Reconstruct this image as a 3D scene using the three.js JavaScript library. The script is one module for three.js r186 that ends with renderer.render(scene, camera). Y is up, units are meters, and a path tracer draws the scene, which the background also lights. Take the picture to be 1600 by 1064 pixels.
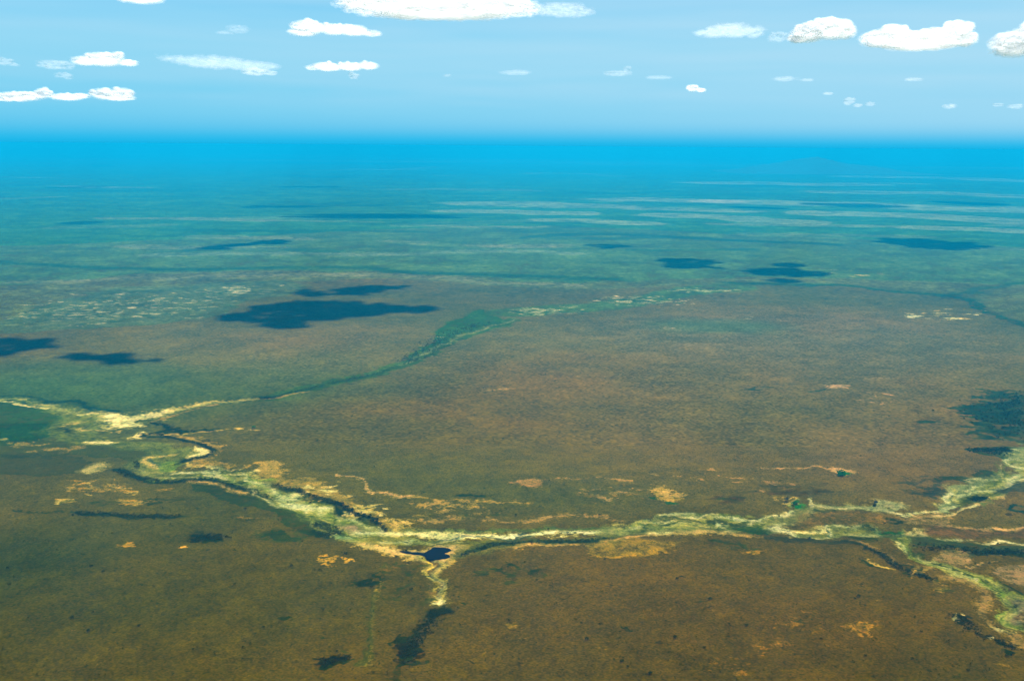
import * as THREE from 'three';
import { MarchingCubes } from 'three/addons/objects/MarchingCubes.js';
import { ImprovedNoise } from 'three/addons/math/ImprovedNoise.js';
import { mergeVertices } from 'three/addons/utils/BufferGeometryUtils.js';

// ------------------------------------------------------------------ camera, sky, sun, exposure
const scene = new THREE.Scene();
const EYE = 900;                                   // metres above the plain
const camera = new THREE.PerspectiveCamera(40, 1600 / 1064, 1, 900000);
camera.position.set(0, EYE, 0);
camera.rotation.set(THREE.MathUtils.degToRad(-11.76), 0, THREE.MathUtils.degToRad(0.42), 'YXZ');
camera.updateMatrixWorld(true);

const renderer = new THREE.WebGLRenderer({ antialias: true });
renderer.toneMapping = THREE.LinearToneMapping;
const EXPOSURE = 1.85;
renderer.toneMappingExposure = EXPOSURE;
renderer.shadowMap.enabled = true;

const SUN_HEIGHT = THREE.MathUtils.degToRad(72), SUN_ROUND = THREE.MathUtils.degToRad(84);   // near noon in the tropics, to the right of the view
const toSun = new THREE.Vector3(Math.sin(SUN_ROUND) * Math.cos(SUN_HEIGHT), Math.sin(SUN_HEIGHT), -Math.cos(SUN_ROUND) * Math.cos(SUN_HEIGHT));
const sun = new THREE.DirectionalLight(new THREE.Color().setRGB(1, 0.95, 0.86), 5);
sun.position.copy(toSun).multiplyScalar(20000);
sun.castShadow = true;
sun.shadow.radius = 2.2;                           // seen through thin high haze
Object.assign(sun.shadow.camera, { left: -9000, right: 9000, top: 14000, bottom: -14000, near: 10, far: 60000 });
sun.shadow.mapSize.set(4096, 4096);
scene.add(sun, sun.target);
sun.target.position.set(0, 0, -7000);
sun.position.add(sun.target.position);

// ------------------------------------------------------------------ seeded random numbers and noise
let seed = 20240611;
const random = () => { seed = (seed + 0x6d2b79f5) | 0; let t = Math.imul(seed ^ (seed >>> 15), 1 | seed); t = (t + Math.imul(t ^ (t >>> 7), 61 | t)) ^ t; return ((t ^ (t >>> 14)) >>> 0) / 4294967296; };
const between = (a, b) => a + (b - a) * random();
const NT = 512, table = new Float32Array(NT * NT);
for (let i = 0; i < table.length; i++) table[i] = random();
function noise(x, y) {
  const fx = Math.floor(x), fy = Math.floor(y);
  let u = x - fx, v = y - fy;
  u = u * u * (3 - 2 * u); v = v * v * (3 - 2 * v);
  const x0 = fx & 511, x1 = (fx + 1) & 511, r0 = (fy & 511) << 9, r1 = ((fy + 1) & 511) << 9;
  const a = table[r0 + x0], b = table[r0 + x1], c = table[r1 + x0], d = table[r1 + x1];
  return a + (b - a) * u + (c - a + (a - b - c + d) * u) * v;
}
const fbm = (x, y) => 0.5 * noise(x, y) + 0.28 * noise(x * 2.13 + 17.3, y * 2.13 + 5.1) + 0.22 * noise(x * 4.7 + 3.3, y * 4.7 + 41.7);
const step01 = (a, b, x) => { const t = Math.min(1, Math.max(0, (x - a) / (b - a))); return t * t * (3 - 2 * t); };
const lin = (c) => (c <= 0.04045 ? c / 12.92 : ((c + 0.055) / 1.055) ** 2.4);
const enc = (c) => (c <= 0.0031308 ? c * 12.92 : 1.055 * c ** (1 / 2.4) - 0.055);

// ------------------------------------------------------------------ sky: air only, the same round the whole horizon but for a paler side towards the sun
{
  const W = 2048, H = 1024, data = new Float32Array(W * H * 4);
  const stops = [[0, 20, 184, 236], [0.4, 44, 189, 237], [1, 82, 197, 239], [1.8, 106, 205, 241], [3, 128, 211, 243], [4.2, 142, 215, 244], [5.6, 150, 217, 245], [7.2, 138, 212, 246], [9, 122, 203, 245], [15, 88, 166, 230], [35, 34, 100, 190], [90, 14, 52, 128]]
    .map(([e, ...c]) => [e, ...c.map((x) => lin(x / 255))]);
  const pale = [180, 224, 246].map((x) => lin(x / 255));
  for (let j = 0; j < H; j++) {
    const el = Math.max(0, ((j + 0.5) / H - 0.5) * 180);
    let k = 0;
    while (k < stops.length - 2 && stops[k + 1][0] < el) k++;
    const t = Math.min(1, Math.max(0, (el - stops[k][0]) / (stops[k + 1][0] - stops[k][0])));
    for (let i = 0; i < W; i++) {
      const az = ((i + 0.5) / W - 0.5) * 2 * Math.PI, x = Math.cos(az), z = Math.sin(az);
      const side = (x * toSun.x + z * toSun.z) / Math.hypot(toSun.x, toSun.z);
      const veil = (fbm(x * 5 + 31, el * 1.6 + z * 3) - 0.5) * 0.6 * step01(1.2, 3.5, el) * (1 - step01(14, 30, el));
      const w = Math.min(1, Math.max(0, (0.5 + 0.5 * side) ** 2 * step01(0.05, 1.6, el) * (1 - step01(10, 60, el)) + veil));
      for (let c = 0; c < 3; c++) {
        const v = stops[k][c + 1] + (stops[k + 1][c + 1] - stops[k][c + 1]) * t;
        data[(j * W + i) * 4 + c] = (v + (pale[c] - v) * w) / EXPOSURE;
      }
      data[(j * W + i) * 4 + 3] = 1;
    }
  }
  const sky = new THREE.DataTexture(data, W, H, THREE.RGBAFormat, THREE.FloatType);
  sky.mapping = THREE.EquirectangularReflectionMapping;
  sky.magFilter = sky.minFilter = THREE.LinearFilter;
  sky.needsUpdate = true;
  scene.background = sky;
  scene.environment = sky;
}

// haze over the plain
scene.fog = new THREE.FogExp2(new THREE.Color().setRGB(0.006, 0.64, 1), 6.2e-5);

// ------------------------------------------------------------------ surveying: where a sight line of the survey picture meets the plain (x to the right, s ahead, metres)
const FOCAL = 532 / Math.tan(THREE.MathUtils.degToRad(20));
const sight = (px, py) => new THREE.Vector3((px - 800) / FOCAL, (532 - py) / FOCAL, -1).normalize().applyQuaternion(camera.quaternion);
const spot = ([px, py]) => { const d = sight(px, py), k = -EYE / d.y; return [d.x * k, -d.z * k]; };

function curve(points, closed = false) {           // a smooth run of points through the given ones
  const c = new THREE.CatmullRomCurve3(points.map(([x, s]) => new THREE.Vector3(x, 0, s)), closed, 'centripetal');
  return c.getPoints(points.length * 5).map((p) => [p.x, p.z]);
}

// ------------------------------------------------------------------ ground cover: outlines of soils and plants, in metres on the plain
const C = {
  sand: [232, 210, 134], sandDull: [188, 164, 76], pale: [176, 180, 112], cream: [202, 200, 146], tan: [154, 130, 44], tanDark: [120, 100, 24], ochre: [160, 124, 10],
  green: [92, 108, 22], greenPale: [146, 148, 62], greenBright: [100, 128, 24], greenDark: [48, 60, 4], greenDeep: [30, 42, 2], teal: [28, 58, 22], brown: [92, 68, 30], brownDark: [62, 52, 6], grey: [130, 118, 80],
};
const soil = ([r, g, b]) => (r > g && g > b && r > 100 ? [Math.round(r * 0.94), Math.round(g * 0.97), Math.round(b * 0.88)] : [r, g, b]);   // bare earth here is straw-coloured rather than pink
const cover = [], zones = [];
const area = (pts, col, a = 1, smooth = true) => { const w = pts.map(spot); cover.push({ fill: true, pts: smooth ? curve(w, true) : w, col: soil(col), a }); };
const strip = (pts, width, col, a = 1) => cover.push({ pts: curve(pts.map(spot)), w: width, col: soil(col), a });
const zone = (px, py, rx, rs, col, a) => zones.push({ at: spot([px, py]), rx, rs, col, a });
function braid(pts, n, spread, w0, w1, cols, a = 0.8) {      // threads of a river that wander and part round the given course
  const w = curve(pts.map(spot));
  for (let k = 0; k < n; k++) {
    const i0 = Math.floor(random() * w.length * 0.75), i1 = Math.min(w.length, i0 + 4 + Math.floor(random() * w.length * 0.5));
    if (i1 - i0 < 3) continue;
    const off = between(-1, 1), ph = random() * 50, run = [];
    for (let i = i0; i < i1; i++) {
      const p = w[i], q = w[Math.min(w.length - 1, i + 1)], o = w[Math.max(0, i - 1)];
      let tx = q[0] - o[0], ts = q[1] - o[1]; const l = Math.hypot(tx, ts) || 1; tx /= l; ts /= l;
      const d = spread * (off * 0.7 + (noise(i * 0.22 + ph, k * 3.7) - 0.5) * 1.3);
      run.push([p[0] - ts * d, p[1] + tx * d]);
    }
    cover.push({ pts: run, w: between(w0, w1), col: cols[Math.floor(random() * cols.length)], a: a * between(0.6, 1.1) });
  }
}
function flecks(px, py, wx, wy, n, size, cols, a = 0.8) {     // small bare or bushy patches strewn over an area
  for (let k = 0; k < n; k++) {
    const [x, s] = spot([px + (random() + random() - 1) * wx, py + (random() + random() - 1) * wy]), r = size * between(0.4, 1.4), m = between(1.2, 3.2), t = between(-0.5, 0.5), pts = [];
    for (let i = 0; i < 9; i++) { const q = (i / 9) * 2 * Math.PI, rr = r * between(0.55, 1.2); const ex = Math.cos(q) * rr * m, es = Math.sin(q) * rr; pts.push([x + ex * Math.cos(t) - es * Math.sin(t), s + ex * Math.sin(t) + es * Math.cos(t)]); }
    cover.push({ fill: true, pts: curve(pts, true), col: soil(cols[Math.floor(random() * cols.length)]), a: a * between(0.5, 0.86), rim: r * 0.5 });
  }
}

// grassland of the regions
zone(250, 980, 1500, 700, [70, 68, 0], 1);
zone(700, 1000, 1100, 700, [82, 71, 0], 1);
zone(1350, 1010, 900, 800, [84, 67, 0], 1);
zone(20, 870, 240, 330, [52, 60, 0], 0.7);
zone(420, 930, 500, 240, [74, 70, 0], 0.7);
zone(1200, 880, 900, 230, [88, 73, 2], 0.8);
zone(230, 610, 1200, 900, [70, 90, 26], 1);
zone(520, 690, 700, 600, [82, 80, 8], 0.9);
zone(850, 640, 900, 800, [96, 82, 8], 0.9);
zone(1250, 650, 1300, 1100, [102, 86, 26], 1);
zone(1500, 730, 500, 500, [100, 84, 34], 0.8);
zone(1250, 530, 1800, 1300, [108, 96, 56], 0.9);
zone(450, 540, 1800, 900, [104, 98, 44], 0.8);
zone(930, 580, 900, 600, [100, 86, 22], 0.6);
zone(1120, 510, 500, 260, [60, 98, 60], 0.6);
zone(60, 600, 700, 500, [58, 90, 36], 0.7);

// --- far plains: green grass, its red lowered with distance to put haze into the colour
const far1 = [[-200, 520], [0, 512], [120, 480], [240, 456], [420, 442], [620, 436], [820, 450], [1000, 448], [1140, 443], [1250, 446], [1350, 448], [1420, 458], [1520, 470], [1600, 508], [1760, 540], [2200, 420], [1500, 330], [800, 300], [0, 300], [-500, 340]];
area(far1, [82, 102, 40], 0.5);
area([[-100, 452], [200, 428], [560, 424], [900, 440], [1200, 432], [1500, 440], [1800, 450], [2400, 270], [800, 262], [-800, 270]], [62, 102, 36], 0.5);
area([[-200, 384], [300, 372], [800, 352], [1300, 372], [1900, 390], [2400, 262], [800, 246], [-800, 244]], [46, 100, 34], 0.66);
strip([[-60, 408], [0, 411], [120, 416], [250, 421], [400, 420], [550, 418], [650, 426], [800, 431], [960, 436]], 130, C.teal, 0.46);
strip([[250, 398], [420, 396], [600, 397], [800, 392], [900, 396]], 190, [110, 132, 100], 0.45);
strip([[0, 442], [160, 436], [330, 432], [500, 428], [640, 431], [760, 441], [900, 445]], 110, [120, 122, 80], 0.4);
strip([[820, 372], [900, 366], [1010, 368], [1160, 376], [1300, 382]], 200, C.teal, 0.5);
strip([[1145, 441], [1250, 446], [1350, 448], [1400, 456], [1500, 466], [1540, 486], [1600, 508], [1680, 530]], 70, C.teal, 0.6);
strip([[1480, 466], [1520, 456], [1555, 448], [1640, 440]], 80, C.teal, 0.36);
flecks(1480, 492, 90, 10, 26, 14, [C.cream, C.sandDull], 0.8);
flecks(1320, 425, 60, 10, 12, 16, [C.cream, C.sandDull], 0.7);
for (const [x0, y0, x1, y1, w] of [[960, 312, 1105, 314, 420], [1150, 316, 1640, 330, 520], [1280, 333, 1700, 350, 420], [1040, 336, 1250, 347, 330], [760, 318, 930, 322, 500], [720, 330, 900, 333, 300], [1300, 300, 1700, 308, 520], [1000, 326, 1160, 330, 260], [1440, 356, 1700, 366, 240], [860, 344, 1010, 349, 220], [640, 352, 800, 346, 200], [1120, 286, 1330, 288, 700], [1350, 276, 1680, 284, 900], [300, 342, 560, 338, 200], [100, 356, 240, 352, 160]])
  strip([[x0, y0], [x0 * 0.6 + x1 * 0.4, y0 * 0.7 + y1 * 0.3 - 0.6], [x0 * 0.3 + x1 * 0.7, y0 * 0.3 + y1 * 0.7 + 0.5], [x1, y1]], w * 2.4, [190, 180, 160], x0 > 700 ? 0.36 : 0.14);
for (let k = 0; k < 70; k++) { const x = between(-100, 1700), y = 262 + random() ** 1.5 * 130, l = between(40, 260); strip([[x, y], [x + l * 0.4, y + between(-2, 2)], [x + l, y + between(-3, 4)]], between(40, 240) * (1 + (390 - y) / 60), random() < 0.6 ? [30, 66, 34] : [130, 134, 90], between(0.18, 0.4)); }

// --- old river bed across the middle distance, spotted with bare islands
const oldBed = [[-80, 520], [0, 503], [100, 470], [200, 451], [300, 447], [450, 440], [470, 456], [390, 470], [330, 496], [200, 511], [100, 516], [0, 521]];
area(oldBed, [74, 92, 44], 0.8);
flecks(110, 490, 110, 22, 170, 9, [[196, 184, 138], [160, 156, 108], [44, 72, 26]], 0.85);
flecks(250, 476, 150, 26, 200, 9, [[196, 184, 138], [170, 160, 110], [44, 72, 26]], 0.85);
flecks(380, 454, 90, 8, 90, 9, [[196, 184, 138], [170, 160, 110], [44, 72, 26]], 0.85);
const eastBed = [[800, 489], [860, 484], [930, 480], [1000, 470], [1060, 458], [1145, 447]];
strip(eastBed, 260, [66, 96, 30], 0.7);
flecks(860, 486, 70, 8, 70, 9, [[196, 184, 138], [30, 68, 44], [150, 146, 100]], 0.85);
flecks(1000, 470, 90, 9, 120, 10, [[206, 196, 150], [44, 72, 26], [170, 160, 116]], 0.9);
flecks(1100, 455, 60, 6, 60, 10, [[206, 196, 150], [44, 72, 26]], 0.9);

// --- side stream that comes in from the middle distance
const sideStream = [[800, 501], [770, 511], [735, 520], [705, 535], [672, 551], [640, 564], [610, 577], [575, 586], [520, 598], [480, 608], [452, 615], [426, 624]];
area([[630, 568], [650, 556], [672, 536], [690, 512], [720, 496], [750, 484], [770, 496], [790, 506], [776, 514], [720, 527], [690, 540], [660, 556]], [48, 88, 16], 0.78);
strip(sideStream, 90, [56, 86, 16], 0.68);
strip(sideStream, 24, [44, 64, 6], 0.7);
strip([[806, 500], [760, 514], [720, 526], [680, 548], [650, 560], [630, 567]], 16, C.pale, 0.34);
flecks(690, 545, 60, 20, 40, 7, [C.cream, C.greenDeep], 0.7);
strip([[405, 623.5], [416, 623.5], [428, 623]], 30, C.greenDeep, 1);
strip([[480, 613], [452, 619], [426, 625], [395, 627]], 10, C.tan, 0.8);
strip([[403, 625], [386, 627], [349, 629.5], [321, 633], [279, 640], [251, 645]], 20, C.greenPale, 0.75);
strip([[403, 627.5], [349, 632], [302, 641], [274, 649], [250, 655]], 12, [52, 68, 22], 0.8);
strip([[395, 624], [349, 627.5], [300, 635], [262, 642]], 7, C.sandDull, 0.7);

// --- the river's western reach
area([[-60, 632], [40, 630], [110, 650], [90, 662], [75, 682], [37, 693], [-60, 696]], [40, 70, 14], 0.66);
area([[-40, 668], [69, 667], [78, 682], [37, 693], [-40, 692]], [30, 62, 12], 0.6);
area([[-40, 693], [60, 690], [130, 688], [210, 700], [250, 708], [215, 726], [170, 716], [110, 712], [-40, 716]], [52, 64, 8], 0.62);
area([[-40, 716], [120, 716], [170, 728], [120, 742], [-40, 738]], [52, 62, 16], 0.6);
strip([[71, 628], [112, 628], [131, 636], [156, 641], [178, 646]], 26, [30, 56, 30], 0.95);
strip([[-20, 617], [30, 619], [70, 624], [100, 628]], 16, [36, 60, 34], 0.75);
area([[70, 636], [110, 640], [150, 648], [160, 664], [150, 680], [180, 690], [230, 690], [280, 700], [320, 712], [290, 724], [258, 730], [232, 742], [202, 736], [190, 728], [236, 712], [190, 700], [120, 694], [84, 684], [74, 668], [92, 652]], [92, 106, 28], 0.72);
strip([[-20, 622], [37, 626], [75, 636], [105, 641], [139, 645], [152, 649]], 22, C.greenPale, 0.7);
strip([[-20, 626.5], [11, 628], [30, 631], [63, 637]], 7, C.sand, 0.95);
strip([[125, 645], [139, 646], [152, 648.5]], 9, C.sand, 0.7);
area([[153, 658], [159, 652], [180, 650.5], [203, 651], [231, 647], [264, 642], [249, 648], [221, 653], [204, 658], [216, 665], [212, 668], [188, 667], [174, 663]], C.sand, 1.1);
strip([[107, 666], [114, 661]], 14, C.sandDull, 0.8);
strip([[131, 668], [137, 673], [160, 671], [186, 673]], 11, C.sandDull, 0.75);
area([[136, 692], [148, 689], [160, 689], [170, 692], [158, 694.5], [142, 694]], C.sand, 1);
area([[216, 679], [226, 676.5], [225, 680.5], [219, 681.5]], C.sand, 1.1);
strip([[98, 668], [104, 668], [117, 676]], 9, C.greenDeep, 0.9);
flecks(40, 693, 50, 12, 14, 8, [C.tan, C.sandDull], 0.7);
flecks(90, 704, 60, 6, 10, 9, [C.tan], 0.7);
area([[127, 736], [145, 727], [165, 723.5], [163, 733], [142, 739.5]], [176, 160, 84], 0.95);
strip([[119, 759], [132, 756], [150, 753]], 9, C.tan, 0.75);
flecks(170, 765, 90, 16, 34, 7, [C.tan, C.ochre, C.sandDull], 0.7);
flecks(200, 787, 28, 5, 22, 7, [C.ochre, C.tan], 0.75);
flecks(104, 784, 18, 4, 10, 6, [C.ochre, C.sandDull], 0.8);
// plateau corner and its gullies
strip([[237, 661], [246, 655.5], [274, 648.5], [302, 641], [339, 633.5]], 8, C.tan, 0.8);
strip([[236, 662], [249, 665], [264, 667.5], [268, 672], [281, 675]], 11, C.greenDeep, 1);
strip([[261, 675], [283, 675.5], [304, 674.5]], 9, C.greenDeep, 1);
strip([[314, 672.5], [323, 671.5], [333, 672.5]], 15, [26, 40, 22], 1);
strip([[241, 678], [285, 677.5], [341, 674], [414, 672]], 6, C.sandDull, 0.7);
// the big bend
area([[262, 681], [300, 683], [322, 689], [345, 695], [339, 703], [346, 707], [330, 716], [319, 721], [345, 725], [364, 731], [350, 735], [315, 726], [296, 730], [300, 721], [322, 714], [330, 705], [324, 697], [290, 688]], [150, 124, 40], 0.75);
strip([[231, 679], [255, 682], [285, 689], [311, 693], [324, 699], [331, 705], [324, 712], [302, 718], [285, 721], [272, 727]], 13, C.greenDeep, 0.95);
area([[311, 701], [322, 709], [310, 712.5], [296, 716.5], [303, 708]], C.sand, 1.1);
strip([[304, 700], [318, 704]], 8, C.sand, 0.8);
strip([[285, 727], [296, 731], [316, 729], [329, 735]], 9, C.sandDull, 0.8);
strip([[272, 708], [246, 713], [227, 718], [229, 724], [242, 729]], 10, C.sandDull, 0.9);
strip([[235, 719], [240, 723], [245, 726], [264, 737]], 6, [52, 76, 50], 0.9);
area([[246, 724], [262, 722], [272, 728], [268, 735], [254, 732]], C.greenBright, 0.85);
strip([[330, 729], [360, 736], [377, 731], [399, 724]], 9, C.tan, 0.75);
strip([[345, 733], [362, 736], [374, 735]], 12, C.greenDark, 0.8);
area([[386, 739], [401, 731], [402, 723], [426, 721], [444, 737], [439, 745], [416, 744], [405, 739]], C.tan, 0.85);
strip([[386, 739], [396, 736], [405, 735]], 9, C.sand, 0.9);
// --- the main valley floor
const mainRiver = [[215, 738], [245, 740], [270, 741], [311, 740], [339, 740.5], [360, 744], [382, 750], [405, 758], [433, 768], [455, 780], [480, 790], [505, 802], [530, 814], [556, 828], [592, 836], [630, 838]];
area([[202, 736], [232, 733], [264, 737], [311, 736], [350, 738], [384, 744], [410, 752], [440, 762], [470, 772], [500, 784], [530, 795], [552, 804], [580, 814], [594, 826], [600, 842], [575, 850], [548, 846], [520, 838], [505, 822], [480, 808], [450, 797], [424, 784], [396, 771], [360, 756], [320, 752], [270, 755], [228, 750]], [112, 120, 46], 0.86);
strip([[180, 734], [208, 744], [236, 752], [274, 754.5], [300, 753], [330, 750.5], [356, 755], [377, 764], [396, 770], [424, 779], [446, 790]], 22, C.greenDeep, 0.9);
area([[300, 760], [340, 764], [380, 776], [424, 783], [470, 806], [500, 816], [522, 818], [532, 831], [526, 841], [496, 842], [478, 832], [440, 822], [420, 800], [380, 792], [330, 776]], [38, 58, 10], 0.62);
area([[489, 814], [522, 817], [531, 831], [526, 841], [496, 841], [485, 825]], C.greenDeep, 0.7);
strip([[296, 755], [319, 755], [339, 759], [358, 765], [379, 771]], 11, [176, 146, 66], 0.95);
braid(mainRiver, 46, 55, 3, 9, [C.greenPale, C.pale, C.green, C.green, C.greenBright, C.greenDark], 0.75);
strip([[391, 750], [414, 757], [436, 771], [447, 786], [464, 792], [492, 795], [515, 796]], 9, C.cream, 0.6);
strip([[270, 740], [311, 739], [339, 739]], 8, C.cream, 0.75);
area([[434, 780], [452, 772], [468, 784], [484, 794], [462, 796], [446, 790]], C.pale, 0.7);
flecks(455, 783, 30, 12, 30, 7, [C.cream, C.pale, C.greenPale], 0.8);
strip([[425, 756], [461, 766], [485, 775], [511, 784], [530, 789], [545, 799], [560, 806], [582, 812], [592, 821], [603, 829]], 18, C.greenDeep, 1);
area([[508, 782], [528, 787], [548, 796], [556, 806], [544, 806], [524, 794]], C.greenDeep, 1);
area([[427, 755], [455, 747.5], [485, 750], [515, 761], [536, 777], [560, 791], [586, 804], [605, 817], [633, 824], [656, 827], [652, 831], [603, 828], [586, 812], [556, 797], [511, 781], [485, 773], [459, 763]], [136, 118, 36], 0.7);
flecks(505, 770, 50, 14, 34, 7, [C.sandDull, C.sand, C.tan], 0.8);
flecks(570, 800, 40, 14, 40, 6, [C.sandDull, C.sand], 0.85);
flecks(620, 820, 36, 9, 18, 6, [C.sandDull], 0.6);
strip([[526, 744], [549, 746], [571, 756], [581, 767], [601, 773], [618, 776], [648, 774]], 9, [176, 142, 74], 0.8);
strip([[640, 778], [700, 782], [760, 784], [830, 786]], 7, C.tan, 0.55);
flecks(700, 788, 70, 12, 34, 7, [C.tan, [182, 146, 70]], 0.65);
flecks(720, 806, 100, 8, 30, 8, [C.tan, C.greenDark], 0.55);
strip([[660, 814], [740, 812], [830, 815], [900, 806], [960, 812]], 16, [146, 122, 58], 0.5);
strip([[720, 776], [740, 776.5], [758, 776]], 9, C.greenDeep, 0.9);
area([[537, 825], [544, 821], [557, 825], [549, 829]], [150, 128, 84], 1);
strip([[585, 812], [590, 824], [597, 838], [595, 848]], 6, C.greenDeep, 0.85);
strip([[588, 822], [596, 836], [604, 846]], 6, C.cream, 0.6);
flecks(525, 840, 22, 3, 14, 5, [[120, 150, 90], C.greenPale], 0.7);
// pale sandy course to the east
const sandCourse = [[556, 831], [592, 832], [624, 833], [661, 835], [700, 836.5], [742, 837.5], [780, 838], [820, 835], [856, 833], [900, 831.5], [939, 831], [970, 830]];
area([[580, 838], [660, 842], [760, 846], [860, 842], [970, 836], [980, 846], [900, 850], [800, 850], [760, 862], [720, 874], [700, 880], [720, 858], [640, 852], [580, 850]], [96, 100, 18], 0.7);
strip([[640, 829], [740, 831], [860, 827], [960, 825]], 12, [70, 88, 24], 0.75);
strip(sandCourse, 11, C.cream, 0.85);
strip([[600, 832], [680, 835], [760, 838]], 18, C.sand, 0.7);
strip([[594, 849], [620, 848], [643, 846], [665, 844], [690, 840], [740, 838.5]], 7, C.pale, 0.85);
strip([[680, 841], [720, 837], [760, 840], [800, 841], [830, 838]], 5, [44, 60, 40], 0.7);
strip([[797, 842], [812, 836], [822, 832]], 5, [40, 56, 40], 0.8);
flecks(690, 846, 80, 6, 26, 6, [C.greenPale, C.greenDark, C.pale], 0.6);
strip([[700, 884], [722, 872], [748, 864], [768, 858], [782, 854], [818, 852], [860, 852.5]], 9, C.tan, 0.7);
strip([[720, 868], [750, 858], [775, 850], [830, 846], [880, 846]], 22, [44, 58, 12], 0.85);
strip([[860, 846.5], [900, 846], [950, 843], [1000, 839], [1030, 836]], 14, [36, 50, 10], 0.85);
// waterhole, its beach and outflow
area([[562, 852], [592, 854], [616, 860], [650, 868], [664, 874], [656, 876], [620, 868], [590, 861], [566, 857]], [186, 162, 84], 0.9);
area([[610, 862], [640, 859], [660, 862], [672, 854], [700, 853], [722, 856], [716, 864], [708, 872], [692, 879], [672, 880], [656, 870], [630, 867]], [170, 146, 80], 1);
area([[662, 874], [676, 878], [684, 884], [692, 897], [694, 906], [692, 936], [686, 949], [680, 938], [675, 926], [677, 912], [674, 898], [666, 886]], [112, 112, 54], 1);
strip([[661, 872], [667, 885], [676, 898], [679, 912], [677, 927], [682, 939], [684, 948]], 4.5, [190, 170, 60], 0.95);
strip([[682, 880], [691, 895], [693, 906], [691, 934], [686, 947]], 3.5, [170, 156, 66], 0.9);
strip([[669, 880], [676, 888], [681, 900], [683, 914], [681, 928]], 4, C.brownDark, 0.75);
strip([[676, 900], [684, 910], [686, 924], [684, 940]], 3, C.cream, 0.7);
flecks(684, 944, 6, 6, 9, 4, [C.sand, C.cream], 0.9);
area([[672, 956], [680, 957], [691, 953], [704, 957], [691, 961], [682, 965], [673, 962]], C.greenDeep, 1);
strip([[678, 964], [670, 974], [662, 987], [650, 1002], [630, 1034], [612, 1060]], 14, C.greenDeep, 0.5);
flecks(640, 1014, 26, 26, 40, 6, [C.greenDeep, [30, 26, 4]], 0.8);
flecks(524, 1032, 26, 10, 22, 6, [C.greenDeep, [26, 24, 4]], 0.85);
strip([[592, 905], [588, 925], [580, 960], [578, 975], [573, 1002], [571, 1044]], 4, [150, 130, 34], 0.75);
strip([[586, 930], [574, 980], [566, 1040]], 10, C.greenDark, 0.55);
flecks(575, 905, 24, 16, 26, 5, [C.greenDeep], 0.75);
flecks(625, 892, 40, 14, 18, 6, [C.greenDark], 0.7);
flecks(790, 890, 70, 20, 30, 6, [C.greenDark, C.greenDeep], 0.7);
flecks(520, 876, 40, 10, 20, 5, [C.ochre, [196, 150, 34]], 0.95);
flecks(640, 920, 50, 40, 40, 6, [[110, 86, 10], C.greenDark], 0.55);
// --- eastern valley
const eastRiver = [[960, 830], [1000, 826], [1040, 820], [1085, 818], [1120, 819], [1160, 818], [1190, 817], [1215, 818]];
area([[930, 833], [972, 821], [1010, 815], [1040, 809], [1085, 805.5], [1122, 807], [1160, 809], [1200, 808], [1214, 806], [1240, 797], [1272, 789], [1300, 790], [1345, 791], [1372, 793], [1360, 798], [1320, 798], [1285, 797], [1270, 802], [1250, 812], [1230, 820], [1204, 832], [1160, 831], [1094, 833], [1029, 833], [972, 836]], [114, 120, 50], 0.84);
braid(eastRiver, 34, 46, 3, 7, [C.greenPale, C.pale, C.green, C.green, C.greenDark], 0.75);
strip([[1040, 810], [1062, 806.5], [1085, 806]], 7, C.pale, 0.9);
strip([[1122, 812], [1150, 811], [1186, 811], [1214, 807], [1240, 799]], 6, C.cream, 0.62);
flecks(1132, 821, 12, 3, 12, 4, [C.sand, C.cream], 0.95);
flecks(1170, 812, 30, 2, 14, 4, [C.cream], 0.9);
area([[1150, 824], [1180, 824], [1204, 832], [1190, 836], [1160, 831]], [40, 66, 12], 0.85);
strip([[800, 856], [860, 853], [916, 852], [954, 847], [991, 842], [1040, 837], [1079, 834], [1132, 832.5], [1167, 838], [1210, 842]], 9, [176, 140, 66], 0.85);
strip([[1020, 835.5], [1042, 834.5]], 10, C.sand, 0.9);
strip([[1060, 836], [1100, 834], [1146, 834]], 15, [166, 146, 72], 0.7);
area([[916, 852], [980, 848], [1066, 850], [1040, 862], [1000, 865], [950, 869], [920, 866]], [120, 104, 14], 0.55);
strip([[924, 868], [960, 870], [985, 866], [1008, 866], [1038, 861]], 6, C.ochre, 0.8);
strip([[1204, 843], [1250, 846], [1307, 849], [1340, 848]], 24, [52, 56, 18], 0.8);
strip([[1120, 848], [1140, 850], [1160, 851]], 12, C.greenDark, 0.7);
flecks(1180, 864, 14, 4, 9, 6, [C.ochre], 0.8);
flecks(1170, 856, 50, 6, 16, 6, [C.greenDark, C.tanDark], 0.6);
strip([[1270, 774], [1272, 784], [1270, 798], [1255, 807], [1232, 817], [1225, 822]], 7, C.pale, 0.9);
strip([[1275, 791], [1300, 793], [1322, 795.5], [1373, 795.5], [1396, 801], [1412, 806]], 7, C.cream, 0.62);
strip([[1276, 795], [1300, 797]], 14, C.greenDark, 0.85);
area([[1355, 790], [1380, 784], [1404, 790], [1410, 797], [1390, 800], [1366, 796]], [130, 136, 78], 0.75);
area([[1222, 786], [1240, 782], [1238, 789], [1228, 790]], C.sandDull, 0.8);
area([[1237, 789], [1248, 786], [1250, 790], [1242, 792]], [30, 104, 22], 1);
area([[1242, 809], [1268, 800], [1330, 800], [1400, 808], [1395, 814], [1346, 819], [1300, 824], [1242, 827]], [108, 88, 20], 0.6);
area([[1242, 829], [1296, 828], [1300, 825], [1336, 823], [1347, 820], [1364, 826], [1376, 833], [1334, 838], [1290, 841], [1246, 838]], [104, 112, 36], 0.86);
area([[1204, 830], [1218, 822], [1232, 825], [1236, 833], [1246, 838], [1226, 836]], C.cream, 0.62);
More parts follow.
